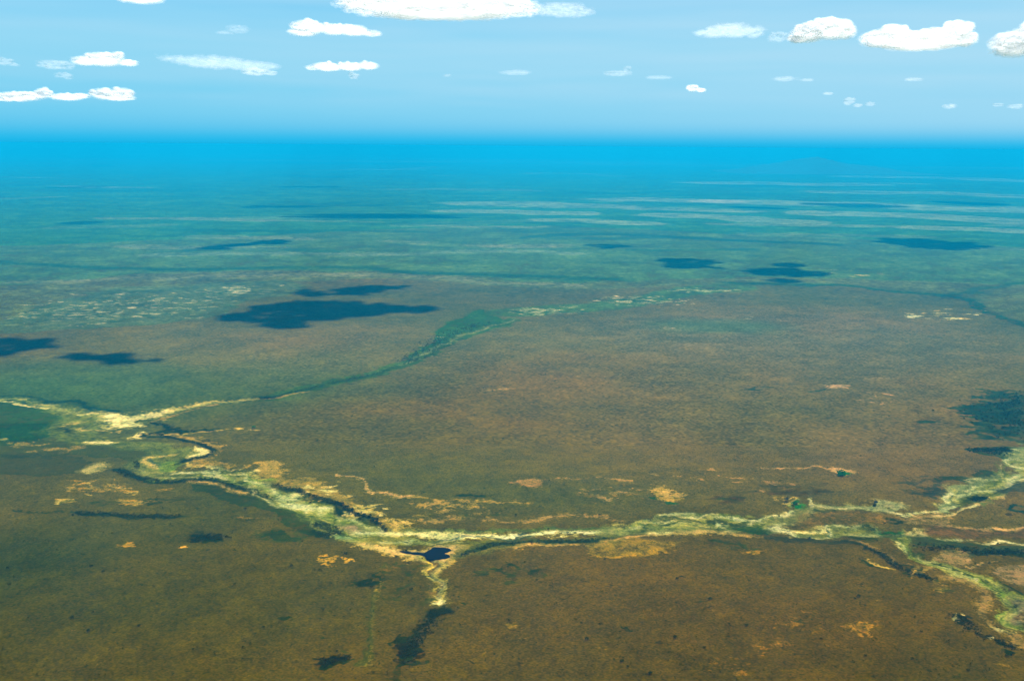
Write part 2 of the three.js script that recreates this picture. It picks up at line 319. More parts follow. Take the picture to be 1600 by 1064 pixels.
strip([[1242, 829], [1266, 829.5], [1289, 828]], 7, C.sand, 0.95);
strip([[1236, 835], [1250, 839], [1279, 841], [1294, 839], [1296, 828], [1302, 825], [1318, 824.5], [1336, 823], [1347, 820], [1362, 825], [1375, 833]], 7, C.cream, 0.66);
strip([[1334, 835], [1375, 835.5], [1412, 833], [1446, 834.5], [1465, 843], [1484, 846.5], [1521, 844.5], [1540, 846], [1557, 843], [1600, 848], [1660, 852]], 8, C.cream, 0.6);
flecks(1294, 834, 8, 5, 10, 4, [C.cream, C.teal], 0.9);
strip([[1352, 821], [1362, 827]], 10, C.greenDeep, 0.8);
strip([[1376, 831], [1400, 830]], 12, [30, 80, 20], 0.8);
strip([[1340, 841], [1364, 842]], 18, C.greenDark, 0.95);
area([[1376, 836], [1446, 836], [1470, 846], [1540, 849], [1640, 854], [1640, 866], [1560, 862], [1480, 860], [1420, 850]], [50, 66, 24], 0.75);
flecks(1520, 862, 90, 7, 34, 8, [C.greenDeep, [34, 52, 26], C.tanDark], 0.75);
// rim of the eastern plateau
strip([[1403, 815], [1416, 818.5], [1450, 821.5], [1469, 825], [1497, 828], [1525, 827], [1536, 835], [1547, 828], [1572, 825], [1600, 826], [1660, 826]], 9, [182, 152, 88], 0.85);
area([[1400, 812], [1440, 806], [1475, 806], [1480, 822], [1450, 820], [1414, 817]], [142, 116, 62], 0.7);
area([[1440, 823], [1500, 830], [1530, 829], [1545, 832], [1600, 828], [1660, 830], [1660, 840], [1560, 838], [1500, 842], [1460, 834]], [82, 68, 26], 0.7);
area([[1410, 833], [1425, 827], [1445, 829], [1440, 834]], [176, 160, 96], 0.75);
strip([[1396, 812], [1404, 816], [1395, 819]], 12, C.greenDeep, 0.85);
strip([[1461, 809], [1487, 803], [1516, 793], [1544, 783], [1574, 774]], 8, [196, 170, 104], 0.85);
strip([[1412, 805], [1441, 802], [1472, 798.5]], 8, C.pale, 0.7);
area([[1472, 800], [1465, 792], [1478, 785], [1472, 772], [1480, 764], [1510, 759], [1525, 751], [1549, 741], [1594, 738], [1562, 716], [1572, 704], [1600, 694], [1680, 676], [1680, 742], [1600, 751], [1587, 754], [1562, 765], [1544, 769], [1525, 778], [1497, 792]], [112, 124, 64], 0.92);
braid([[1474, 797], [1490, 786], [1510, 775], [1540, 764], [1570, 752], [1590, 738], [1600, 722]], 26, 60, 3, 9, [C.pale, C.green, C.greenPale, C.greenDark], 0.75);
strip([[1484, 770], [1512, 773], [1544, 767], [1561, 765], [1587, 753], [1620, 745]], 8, C.cream, 0.6);
strip([[1480, 767], [1480, 783], [1495, 790], [1474, 797]], 7, C.cream, 0.62);
strip([[1600, 700], [1572, 704], [1566, 711], [1570, 719], [1589, 729], [1610, 735]], 9, C.cream, 0.75);
area([[1521, 784], [1534, 774], [1540, 778], [1532, 784]], C.greenDeep, 0.95);
strip([[1500, 788], [1520, 784], [1536, 779]], 14, C.greenDark, 0.75);
area([[1469, 752], [1478, 746], [1500, 747], [1522, 752], [1514, 756], [1496, 752], [1474, 756]], [36, 52, 16], 0.62);
area([[1520, 742], [1536, 739], [1552, 741], [1542, 748], [1526, 746]], [36, 52, 16], 0.62);
flecks(1445, 768, 34, 12, 24, 9, [[44, 54, 30]], 0.7);
flecks(1430, 752, 50, 8, 18, 9, [[54, 60, 34]], 0.6);
strip([[1596, 792], [1584, 793], [1577, 796], [1584, 798.5], [1604, 799]], 10, [30, 50, 34], 0.9);
area([[1562, 766], [1600, 754], [1660, 750], [1660, 768], [1600, 770], [1570, 772]], [52, 62, 40], 0.7);
// dark bush country on the eastern side
area([[1516, 702], [1540, 698], [1582, 698], [1575, 708], [1562, 717], [1550, 714], [1521, 708]], [32, 54, 16], 0.62);
area([[1530, 660], [1552, 640], [1560, 622], [1600, 612], [1680, 606], [1680, 690], [1600, 690], [1570, 686]], [40, 60, 22], 0.5);
flecks(1570, 650, 70, 42, 150, 13, [[30, 50, 18], [38, 58, 20]], 0.8);
flecks(1530, 642, 40, 14, 40, 11, [[32, 54, 20]], 0.75);
flecks(1560, 618, 40, 10, 34, 11, [[32, 54, 20]], 0.75);
flecks(1545, 680, 40, 8, 20, 10, [[36, 56, 20]], 0.7);
flecks(1446, 660, 16, 2.5, 12, 10, [[42, 62, 26]], 0.9);
strip([[1158, 610], [1185, 603], [1214, 606]], 9, [44, 58, 34], 0.8);
flecks(1180, 608, 34, 4, 10, 8, [[44, 58, 34]], 0.8);
strip([[1270, 613], [1290, 611], [1302, 610]], 12, [40, 60, 36], 0.8);
flecks(1315, 606, 16, 4, 14, 9, [[176, 142, 92]], 0.85);
flecks(1370, 625, 30, 12, 16, 7, [[166, 132, 84]], 0.7);
strip([[1360, 590], [1410, 592], [1440, 596]], 9, [150, 124, 84], 0.5);
area([[1301, 741], [1308, 730], [1318, 731], [1331, 738], [1326, 744], [1312, 745]], [176, 140, 78], 0.75);
flecks(1315, 743, 5, 2.5, 6, 7, [[30, 100, 24]], 1);
strip([[1190, 731], [1220, 731], [1250, 730.5], [1286, 730], [1298, 733]], 7, [176, 140, 76], 0.75);
strip([[1200, 750], [1208, 757], [1222, 760], [1234, 756]], 12, [150, 118, 62], 0.75);
flecks(1187, 768, 5, 5, 6, 6, [[176, 140, 76]], 0.8);
area([[1020, 769], [1036, 760], [1047, 769], [1066, 780], [1061, 786], [1034, 781]], [160, 132, 40], 0.6);
flecks(1040, 772, 24, 10, 20, 6, [[182, 148, 66]], 0.7);
flecks(960, 770, 70, 18, 40, 6, [[166, 136, 74], C.tanDark], 0.65);
strip([[800, 757], [830, 751], [880, 750], [930, 748], [980, 751]], 8, [160, 126, 62], 0.6);
area([[812, 752], [836, 748], [846, 758], [822, 762]], [150, 116, 56], 0.6);
flecks(1016, 779, 6, 3, 6, 6, [[34, 70, 16]], 0.95);
flecks(1057, 787, 9, 2.5, 8, 6, [[34, 70, 16]], 0.95);
flecks(1140, 784, 30, 6, 16, 7, [C.greenDark, C.brownDark], 0.8);
flecks(1230, 768, 90, 14, 60, 9, [[62, 62, 16], C.brownDark], 0.5);
flecks(1110, 745, 120, 20, 16, 6, [[160, 128, 66]], 0.7);
flecks(770, 610, 30, 3, 8, 8, [[150, 124, 66]], 0.7);
flecks(1030, 512, 60, 6, 12, 9, [[140, 130, 90]], 0.5);
flecks(1173, 498, 10, 2, 6, 12, [[170, 164, 124]], 0.7);
// --- south-eastern stream
const eastStream = [[1402, 840], [1413, 854], [1431, 869], [1453, 882], [1480, 891], [1499, 899], [1526, 909], [1555, 920], [1575, 934], [1581, 949], [1574, 964], [1578, 976], [1606, 988], [1640, 998]];
area([[1398, 838], [1410, 838], [1430, 862], [1455, 874], [1480, 884], [1526, 902], [1560, 914], [1600, 930], [1650, 944], [1650, 1004], [1600, 989], [1570, 977], [1566, 963], [1574, 948], [1570, 935], [1550, 923], [1520, 912], [1490, 899], [1450, 885], [1426, 869], [1408, 854]], [110, 122, 40], 0.9);
braid(eastStream, 20, 14, 2, 5, [C.greenPale, C.pale, C.greenBright, C.greenDark], 0.8);
strip([[1410, 852], [1414, 858]], 4, C.cream, 0.66);
strip([[1440, 868], [1453, 876], [1462, 880]], 5, C.cream, 0.6);
area([[1586, 944], [1602, 940], [1650, 960], [1650, 990], [1604, 980], [1588, 968]], [112, 104, 72], 0.8);
flecks(1596, 962, 9, 16, 22, 3.5, [[160, 150, 112], C.brownDark], 0.85);
strip([[1470, 879], [1484, 883], [1500, 889]], 7, C.brownDark, 0.9);
strip([[1485, 905], [1514, 912], [1532, 921], [1544, 933], [1532, 949], [1537, 964], [1548, 978], [1571, 987], [1600, 1005], [1640, 1030]], 11, [132, 110, 52], 0.75);
strip([[1545, 976], [1560, 981], [1580, 990]], 3.5, C.pale, 0.7);
strip([[1329, 846], [1350, 848], [1365, 852], [1386, 865], [1397, 879], [1426, 886], [1450, 893]], 7, [136, 112, 50], 0.75);
strip([[1330, 850], [1355, 854], [1372, 862], [1382, 872], [1400, 882], [1420, 890], [1440, 900], [1458, 906]], 12, [40, 46, 16], 0.75);
strip([[1352, 880], [1364, 883], [1376, 886]], 5, C.greenDeep, 0.9);
strip([[1362, 880], [1380, 885], [1392, 887]], 4, C.sandDull, 0.7);
strip([[1415, 893], [1425, 897], [1434, 901]], 4, C.sandDull, 0.7);
flecks(1425, 897, 22, 8, 22, 4, [C.greenDeep, C.tan], 0.8);
area([[1462, 873], [1480, 864], [1503, 860], [1511, 879], [1496, 886], [1471, 879]], [140, 116, 66], 0.75);
area([[1556, 898], [1600, 886], [1650, 890], [1650, 918], [1600, 914]], [136, 114, 72], 0.7);
strip([[1514, 888], [1535, 882], [1564, 879]], 7, [160, 132, 76], 0.7);
strip([[1565, 912], [1585, 920], [1604, 930]], 8, C.greenDeep, 0.75);
flecks(1545, 862, 40, 6, 24, 6, [C.greenDeep, [36, 44, 22]], 0.85);
flecks(1476, 919, 14, 10, 16, 4, [C.tan, C.greenDark], 0.7);
flecks(1503, 969, 14, 8, 26, 4, [C.greenDeep, [30, 34, 12]], 0.8);
flecks(1498, 966, 6, 8, 10, 2.5, [C.pale], 0.9);
flecks(1538, 994, 9, 4, 14, 3.5, [C.greenDeep, C.cream], 0.8);
flecks(1566, 1003, 9, 5, 12, 4, [C.greenDeep], 0.85);
flecks(1584, 1018, 10, 6, 18, 4, [C.greenDeep], 0.85);
flecks(1345, 982, 26, 12, 40, 4, [[150, 112, 18], [120, 92, 12]], 0.75);
flecks(1220, 1005, 80, 30, 60, 4, [[124, 94, 10], [54, 48, 6]], 0.5);
flecks(1240, 970, 60, 24, 24, 4, [[120, 92, 14]], 0.5);
flecks(1150, 1040, 40, 20, 24, 4, [[130, 96, 10]], 0.6);
// --- western plain
area([[111, 805], [135, 802.5], [189, 806], [240, 807], [282, 809], [236, 814], [189, 812], [135, 811]], C.greenDeep, 0.62);
flecks(150, 806, 36, 5, 26, 5, [C.greenDeep], 0.85);
strip([[14, 800], [50, 803], [101, 804]], 6, [36, 44, 10], 0.7);
area([[299, 848], [310, 838], [321, 834], [340, 835], [354, 838], [354, 843], [340, 847], [321, 850]], C.greenDeep, 0.62);
flecks(326, 842, 24, 6, 26, 5, [C.greenDeep], 0.8);
area([[410, 838], [436, 832], [472, 840], [470, 846], [436, 846]], [36, 54, 8], 0.7);
flecks(440, 836, 50, 10, 26, 6, [C.greenDark], 0.6);
flecks(205, 851, 16, 3, 12, 4.5, [C.ochre], 0.85);
flecks(286, 857, 5, 1.5, 4, 4, [[190, 150, 50]], 0.9);
flecks(455, 963, 8, 3, 5, 4, [C.greenDeep], 0.9);
flecks(150, 790, 90, 10, 26, 6, [C.greenDark], 0.55);
flecks(250, 783, 40, 6, 16, 6, [C.greenDeep], 0.6);
flecks(390, 812, 40, 8, 10, 6, [C.greenDark], 0.7);
strip([[370, 811], [385, 810.5], [404, 811]], 5, [140, 112, 30], 0.7);
for (let k = 0; k < 120; k++) flecks(between(-40, 1640), between(600, 1064), 4, 2, 1, between(2, 5), [C.greenDeep, C.greenDark, C.tanDark, [34, 30, 8]], 0.8);

// ------------------------------------------------------------------ the ground's sheets and their colour maps (u along x, v ahead, both in metres over the sheet)
const LIT = [1.66, 1.8, 2.1];                       // how bright the sun and sky of this picture show a white ground; base colour = colour in the picture / this
const toBase = LIT.map((g) => { const t = new Uint8Array(256); for (let i = 0; i < 256; i++) t[i] = Math.min(255, Math.round(255 * enc(lin(i / 255) / g))); return t; });
const SHEETS = [
  { x: 1760, s0: 1250, s1: 2750, nx: 700, ns: 375, w: 2048, h: 2048, warp: [15, 7], grain: [2.7, 11, 46], speck: 5.5 },
  { x: 3600, s0: 2750, s1: 5600, nx: 514, ns: 290, w: 2048, h: 2048, warp: [26, 12], grain: [6.5, 22, 90], speck: 9 },
  { x: 8800, s0: 5600, s1: 14000, nx: 280, ns: 200, w: 2048, h: 1536, warp: [70, 30], grain: [15, 52, 210], speck: 22 },
  { x: 27000, s0: 14000, s1: 45000, nx: 90, ns: 80, w: 2048, h: 1024, warp: [240, 90], grain: [48, 170, 700], speck: 70 },
];
function paint(S) {
  const { w, h } = S, kx = w / (2 * S.x), ks = h / (S.s1 - S.s0);
  const layer = () => { const c = document.createElement('canvas'); c.width = w; c.height = h; const g = c.getContext('2d'); g.lineCap = g.lineJoin = 'round'; return g; };
  const reset = (g) => g.setTransform(kx, 0, 0, ks, S.x * kx, -S.s0 * ks);
  const css = (c, a) => `rgba(${c[0]},${c[1]},${c[2]},${Math.min(1, a)})`;
  const base = layer();
  base.fillStyle = css([84, 80, 10], 1);
  base.fillRect(0, 0, w, h);
  for (const z of zones) {
    base.setTransform(kx * z.rx, 0, 0, ks * z.rs, (z.at[0] + S.x) * kx, (z.at[1] - S.s0) * ks);
    const gr = base.createRadialGradient(0, 0, 0, 0, 0, 1);
    gr.addColorStop(0, css(z.col, z.a)); gr.addColorStop(0.45, css(z.col, z.a * 0.8)); gr.addColorStop(1, css(z.col, 0));
    base.fillStyle = gr;
    base.beginPath(); base.arc(0, 0, 1, 0, 7); base.fill();
  }
  const feat = layer();
  reset(feat);
  const m = S.x * 0.15;
  for (const f of cover) {
    let lo = 1e9, hi = -1e9, lx = 1e9, hx = -1e9;
    for (const [x, s] of f.pts) { if (s < lo) lo = s; if (s > hi) hi = s; if (x < lx) lx = x; if (x > hx) hx = x; }
    if (hi < S.s0 - 200 || lo > S.s1 + 200 || lx > S.x + m || hx < -S.x - m) continue;
    feat.beginPath();
    f.pts.forEach(([x, s], i) => (i ? feat.lineTo(x, s) : feat.moveTo(x, s)));
    if (f.fill) feat.closePath();
    const w0 = f.fill ? 0 : Math.max(f.w, 1.3 / Math.min(kx, ks * 1.6)), rim = Math.min(S.warp[0] * 1.1, f.rim ?? (f.fill ? 1e9 : f.w * 1.1));
    feat.strokeStyle = css(f.col, f.a * 0.26);                       // thinning growth at the rims
    for (const k of [2, 1]) { feat.lineWidth = w0 + rim * k; feat.stroke(); }
    if (f.fill) { feat.fillStyle = css(f.col, f.a); feat.fill(); } else { feat.lineWidth = w0; feat.strokeStyle = css(f.col, f.a * 0.9); feat.stroke(); }
  }
  const B = base.getImageData(0, 0, w, h).data, F = feat.getImageData(0, 0, w, h).data, out = new Uint8Array(w * h * 4);
  const [wa, wb] = S.warp, [g1, g2, g3] = S.grain;
  for (let j = 0; j < h; j++) {
    const s = S.s0 + (j + 0.5) / ks;
    for (let i = 0; i < w; i++) {
      const x = -S.x + (i + 0.5) / kx;
      const n1 = noise(x / (wa * 3.1) + 7, s / (wa * 3.1)), n2 = noise(x / (wa * 3.1) + 91, s / (wa * 3.1) + 33), n3 = noise(x / wb + 11, s / wb + 77), n4 = noise(x / wb + 201, s / wb + 150);
      const dx = (n1 - 0.5) * 2 * wa + (n3 - 0.5) * 1.6 * wb, ds = (n2 - 0.5) * 2 * wa + (n4 - 0.5) * 1.6 * wb;
      let u = Math.round(i + dx * kx), v = Math.round(j + ds * ks);
      u = u < 0 ? 0 : u >= w ? w - 1 : u; v = v < 0 ? 0 : v >= h ? h - 1 : v;
      const k = (v * w + u) * 4;
      const f1 = noise(x / g1, s / g1), f2 = noise(x / g2 + 50, s / g2 + 20), f3 = noise(x / g3 + 5, s / (g3 * 0.8) + 9), f4 = noise(x / 260 + 61, s / 210 + 13);
      let r = B[k], g = B[k + 1], b = B[k + 2];
      // patches of redder soil and greener grass
      const f5 = noise(x / 900 + 33, s / 620 + 71), t1 = (f5 - 0.5) * 0.5 + (f4 - 0.5) * 0.4 + (f3 - 0.5) * 0.2;
      r *= 1 + t1 * 0.16; g *= 1 - t1 * 0.1; b *= 1 - t1 * 0.2;
      const a0 = F[k + 3] / 255;
      if (a0 > 0.02) {
        const q = step01(0.2, 0.8, a0 + (f2 - 0.5) * 0.62 + (f3 - 0.5) * 0.4 + (f1 - 0.5) * 0.5);
        const m2 = q * Math.min(1, 0.55 + a0 * 0.5);
        r += (F[k] - r) * m2; g += (F[k + 1] - g) * m2; b += (F[k + 2] - b) * m2;
        const t2 = ((f2 - 0.5) * 0.5 + (f3 - 0.5) * 0.4) * m2;
        r *= 1 + t2 * 0.5; g *= 1 + t2 * 0.2; b *= 1 + t2 * 0.4;
      }
      let l = 1 + (f1 - 0.5) * 0.46 + (f2 - 0.5) * 0.15 + (f3 - 0.5) * 0.18 + (f4 - 0.5) * 0.16;
      const sp = noise(x / S.speck + 130, s / S.speck + 260);
      if (sp > 0.86) l *= 1 - (sp - 0.86) * 3.2;                       // single low bushes
      else if (sp < 0.08) l *= 1 + (0.08 - sp) * 4;                    // bare spots
      const o = (j * w + i) * 4;
      out[o] = toBase[0][Math.min(255, Math.max(0, r * l)) | 0]; out[o + 1] = toBase[1][Math.min(255, Math.max(0, g * l)) | 0]; out[o + 2] = toBase[2][Math.min(255, Math.max(0, b * l)) | 0]; out[o + 3] = 255;
    }
  }
  const t = new THREE.DataTexture(out, w, h);
  t.colorSpace = THREE.SRGBColorSpace; t.magFilter = THREE.LinearFilter; t.minFilter = THREE.LinearFilter; t.needsUpdate = true;
  return new THREE.MeshPhysicalMaterial({ map: t, roughness: 1, specularIntensity: 0, name: 'grassland' });
}
const soils = SHEETS.map(paint);
console.log('painted');
function plainSoil(size, w, h, grains, cols, wrap) {     // open country without marks of its own
  const out = new Uint8Array(w * h * 4), P = (v, n) => ((v % n) + n) % n;
  for (let j = 0; j < h; j++) for (let i = 0; i < w; i++) {
    let q = 0, l = 0;
    for (const [cx, cs, k, kl] of grains) {              // whole numbers of cells, so that the sheet repeats without a seam
      const x = (i / w) * cx, y = (j / h) * cs, fx = Math.floor(x), fy = Math.floor(y); let u = x - fx, v = y - fy; u = u * u * (3 - 2 * u); v = v * v * (3 - 2 * v);
      const at = (a, b) => table[(P(b, cs) % 512) * 512 + (P(a, cx) % 512)];
      const n = (at(fx, fy) * (1 - u) + at(fx + 1, fy) * u) * (1 - v) + (at(fx, fy + 1) * (1 - u) + at(fx + 1, fy + 1) * u) * v - 0.5;
      q += n * k; l += n * kl;
    }
    const m = Math.min(1, Math.max(0, 0.5 + q)), o = (j * w + i) * 4;
    for (let c = 0; c < 3; c++) out[o + c] = toBase[c][Math.min(255, Math.max(0, (cols[0][c] + (cols[1][c] - cols[0][c]) * m) * (1 + l))) | 0];
    out[o + 3] = 255;
  }
  const t = new THREE.DataTexture(out, w, h);
  t.wrapS = t.wrapT = THREE.RepeatWrapping; t.colorSpace = THREE.SRGBColorSpace; t.magFilter = t.minFilter = THREE.LinearFilter; t.needsUpdate = true;
  return new THREE.MeshPhysicalMaterial({ map: t, roughness: 1, specularIntensity: 0, name: 'grassland' });
}
soils.push(plainSoil(6000, 1024, 1024, [[5, 5, 0.8, 0.1], [17, 17, 0.5, 0.15], [90, 90, 0.3, 0.25], [400, 400, 0.2, 0.4]], [[72, 74, 14], [98, 74, 26]]));
soils.push(plainSoil(200000, 1024, 1024, [[9, 22, 0.9, 0.1], [40, 90, 0.7, 0.2], [200, 400, 0.4, 0.3]], [[46, 90, 36], [92, 110, 56]]));  // farthest grass: low red and green too, some haze tint put into its colour

// ------------------------------------------------------------------ relief: valley floors lie a few metres lower, the plain rolls a little
const inside = (pts, x, s) => { let c = false; for (let i = 0, j = pts.length - 1; i < pts.length; j = i++) if (pts[i][1] > s !== pts[j][1] > s && x < ((pts[j][0] - pts[i][0]) * (s - pts[i][1])) / (pts[j][1] - pts[i][1]) + pts[i][0]) c = !c; return c; };
function away(run, x, s) { let best = 1e18; for (let i = 1; i < run.length; i++) { const [ax, as] = run[i - 1], [bx, bs] = run[i], vx = bx - ax, vs = bs - as, t = Math.min(1, Math.max(0, ((x - ax) * vx + (s - as) * vs) / (vx * vx + vs * vs || 1))), dx = ax + vx * t - x, ds = as + vs * t - s, d = dx * dx + ds * ds; if (d < best) best = d; } return Math.sqrt(best); }
const course = (pts, half, deep, name) => { const run = curve(pts.map(spot)); let lo = [1e9, 1e9], hi = [-1e9, -1e9]; for (const p of run) for (const c of [0, 1]) { lo[c] = Math.min(lo[c], p[c]); hi[c] = Math.max(hi[c], p[c]); } return { run, half, deep, name, lo, hi }; };
const courses = [
  course([[-60, 624], [0, 624], [40, 628], [75, 638], [105, 648], [130, 660], [170, 674], [220, 690], [262, 702], [258, 716], [240, 730], ...mainRiver.slice(2), [661, 836], [700, 837], [742, 838], [780, 838], [820, 835.5], [856, 833.5], [900, 832], [939, 831], ...eastRiver, [1240, 812], [1262, 802], [1274, 794], [1300, 794], [1322, 796], [1373, 796], [1412, 804], [1441, 802], [1472, 797], [1490, 786], [1510, 775], [1540, 764], [1570, 752], [1590, 738], [1610, 726], [1660, 706]], 34, 4, 'river'),
  course([[1215, 824], [1232, 832], [1262, 836], [1290, 835], [1334, 833], [1375, 834.5], [1412, 833], [1446, 834.5], [1465, 843], [1484, 846.5], [1521, 844.5], [1557, 843.5], [1600, 848], [1660, 852]], 20, 3, 'river_arm'),
  course(eastStream, 14, 2.5, 'stream'),
  course([[664, 872], [672, 884], [682, 898], [685, 912], [683, 928], [684, 948]], 11, 2.5, 'outflow_stream'),
  course([...sideStream, [403, 625.5], [349, 630], [302, 638], [262, 645], [215, 655], [180, 662]], 22, 2.5, 'side_stream'),
];
const pondShore = curve([[625, 861], [635, 861.5], [650, 863], [661, 864], [671, 859], [675, 856], [689, 855.5], [704, 858.5], [703, 862], [695, 865.5], [702, 867.5], [702, 871], [691, 874], [678, 876], [667, 875], [661, 869], [642, 866.5], [629, 864]].map(spot), true);
const sandFlat = curve([[153, 658], [159, 652], [180, 650.5], [203, 651], [231, 647], [264, 642], [249, 648], [221, 653], [204, 658], [216, 665], [212, 668], [188, 667], [174, 663]].map(spot), true);
const bendSand = curve([[311, 701], [322, 709], [310, 712.5], [296, 716.5], [303, 708]].map(spot), true);
function courseAt(x, s) {
  let deep = 0, name = 'ground', w = 0;
  for (const c of courses) {
    const r = c.half * 2.2;
    if (x < c.lo[0] - r || x > c.hi[0] + r || s < c.lo[1] - r || s > c.hi[1] + r) continue;
    const d = away(c.run, x, s) + (fbm(x / 40, s / 40) - 0.5) * c.half * 1.1, t = 1 - step01(c.half * 0.7, c.half * 1.5, d);
    deep = Math.max(deep, t * c.deep);
    if (d < c.half && t > w) { name = c.name; w = t; }
  }
  return { deep, name };
}
function height(S, x, s, deep) {
  const roll = (fbm(x / 420, s / 420) - 0.5) * 9 + (fbm(x / 70 + 9, s / 70) - 0.5) * 1.8;
  const near = Math.max(0, 1 - away(pondShore, x, s) / 70);
  const edge = step01(0, 90, s - S.s0) * step01(0, 90, S.s1 - s) * step01(0, 120, S.x - Math.abs(x));
  return ((roll + 2) * (1 - step01(0.0, 0.9, near)) - deep) * edge;
}

// the ground is one sheet; the river courses and the sand flats are the pieces of it that bear those names
const pieces = {};
const piece = (name) => (pieces[name] ??= { p: [], uv: [], groups: SHEETS.map(() => []).concat([[], []]) });
function sheet(S, n) {
  const { nx, ns } = S, ok = n < 2, H = new Float32Array((nx + 1) * (ns + 1)), X = (i) => -S.x + (2 * S.x * i) / nx, Z = (j) => S.s0 + ((S.s1 - S.s0) * j) / ns;
  for (let j = 0; j <= ns; j++) for (let i = 0; i <= nx; i++) { const x = X(i), s = Z(j); H[j * (nx + 1) + i] = ok ? height(S, x, s, courseAt(x, s).deep) : 0; }
  const maps = {};
  const vert = (P, map, i, j) => { const k = j * (nx + 1) + i; let v = map.get(k); if (v === undefined) { v = P.p.length / 3; P.p.push(X(i), H[k], -Z(j)); P.uv.push(i / nx, j / ns); map.set(k, v); } return v; };
  for (let j = 0; j < ns; j++) for (let i = 0; i < nx; i++) {
    let name = 'ground';
    if (ok) {
      const x = X(i + 0.5), s = Z(j + 0.5);
      name = courseAt(x, s).name;
      if (inside(sandFlat, x, s)) name = 'sand_flat'; else if (inside(bendSand, x, s)) name = 'sand_flat_001';
    }
    const P = piece(name), map = (maps[name] ??= new Map()), a = vert(P, map, i, j), b = vert(P, map, i + 1, j), c = vert(P, map, i + 1, j + 1), d = vert(P, map, i, j + 1);
    P.groups[n].push(a, b, c, a, c, d);
  }
}
SHEETS.forEach(sheet);
console.log('sheets');
{ // open country round the surveyed sheets, out to the horizon
  const P = piece('ground'), END = 420000;
  const plate = (x0, x1, s0, s1, n, size) => { const v = P.p.length / 3; for (const [x, s] of [[x0, s0], [x1, s0], [x1, s1], [x0, s1]]) { P.p.push(x, 0, -s); P.uv.push(x / size, s / size); } P.groups[n].push(v, v + 1, v + 2, v, v + 2, v + 3); };
  for (const S of SHEETS) { const far = S.s0 > 5000; for (const q of [-1, 1]) { const a = Math.min(q * S.x, q * END), b = Math.max(q * S.x, q * END); plate(a, b, S.s0, S.s1, far ? 5 : 4, far ? 200000 : 6000); } }
  plate(-END, END, -END, SHEETS[0].s0, 4, 6000);
  plate(-END, END, 45000, END, 5, 200000);
}
const told = {
  ground: ['ground', 'ground', 'wide olive and brown grass plain reaching to the hazy blue horizon'],
  river: ['river_bed', 'river bed', 'braided green and cream river bed winding across the whole plain'],
  river_arm: ['river_bed_001', 'river bed', 'narrow pale sandy river arm below the tan rim of the plateau'],
  stream: ['stream_bed', 'stream bed', 'green grassy stream bed leaving the river towards the brown south-eastern plain'],
  outflow_stream: ['stream_bed_001', 'stream bed', 'short yellow edged stream bed running down from the black waterhole'],
  side_stream: ['stream_bed_002', 'stream bed', 'long thin dark stream bed joining the river at the sand flat'],
  sand_flat: ['sand_flat', 'sand', 'bright cream sand flat where the thin side stream meets the river'],
  sand_flat_001: ['sand_flat_001', 'sand', 'small bright sand bar inside the tight river bend'],
};
for (const [name, P] of Object.entries(pieces)) {
  const g = new THREE.BufferGeometry(), index = [];
  g.setAttribute('position', new THREE.BufferAttribute(new Float32Array(P.p), 3));
  g.setAttribute('uv', new THREE.BufferAttribute(new Float32Array(P.uv), 2));
  const used = [];
  P.groups.forEach((list, n) => { if (!list.length) return; g.addGroup(index.length, list.length, used.length); used.push(soils[n]); for (const v of list) index.push(v); });
  g.setIndex(index);
  g.computeVertexNormals();
  const m = new THREE.Mesh(g, used);
  const [n, category, label] = told[name];
  m.name = n;
  m.userData = { kind: 'structure', category, label };
  m.castShadow = m.receiveShadow = true;
  scene.add(m);
}
const soilHeight = (x, s) => { const S = SHEETS.find((q) => s >= q.s0 && s < q.s1 && Math.abs(x) < q.x); return S && S.s1 <= 5600 ? height(S, x, s, courseAt(x, s).deep) : 0; };
console.log('ground');

// ------------------------------------------------------------------ water
const waterStuff = new THREE.MeshPhysicalMaterial({ color: new THREE.Color().setRGB(0.004, 0.005, 0.008), roughness: 0.3, ior: 1.33, specularIntensity: 0.05, name: 'dark_water' });
function waterSheet(name, label, pts, y) {
  const shape = new THREE.Shape(pts.map(([x, s]) => new THREE.Vector2(x, s)));
  const g = new THREE.ShapeGeometry(shape);
  g.rotateX(-Math.PI / 2);
  const m = new THREE.Mesh(g, waterStuff);
  m.position.y = y; m.name = name; m.userData = { kind: 'structure', category: 'water', label };
  m.receiveShadow = true;
  scene.add(m);
}
const ragged = (pts, k) => pts.map(([x, s]) => [x + (noise(x / 9, s / 9) - 0.5) * k, s + (noise(x / 9 + 40, s / 9 + 8) - 0.5) * k]);
waterSheet('waterhole', 'black waterhole with a long western arm and pale sandy shore', ragged(pondShore, 5), 0.5);
waterSheet('pool', 'tiny black pool beside a tan patch and bright green bushes', curve([[1227, 784], [1230, 783], [1233, 784], [1232, 785.5], [1228, 785.5]].map(spot), true), 9);
waterSheet('pool_001', 'tiny black pool at the edge of the grey-green flat', curve([[1366, 789], [1369, 787.5], [1372, 788.5], [1371, 791], [1367, 791]].map(spot), true), 9);

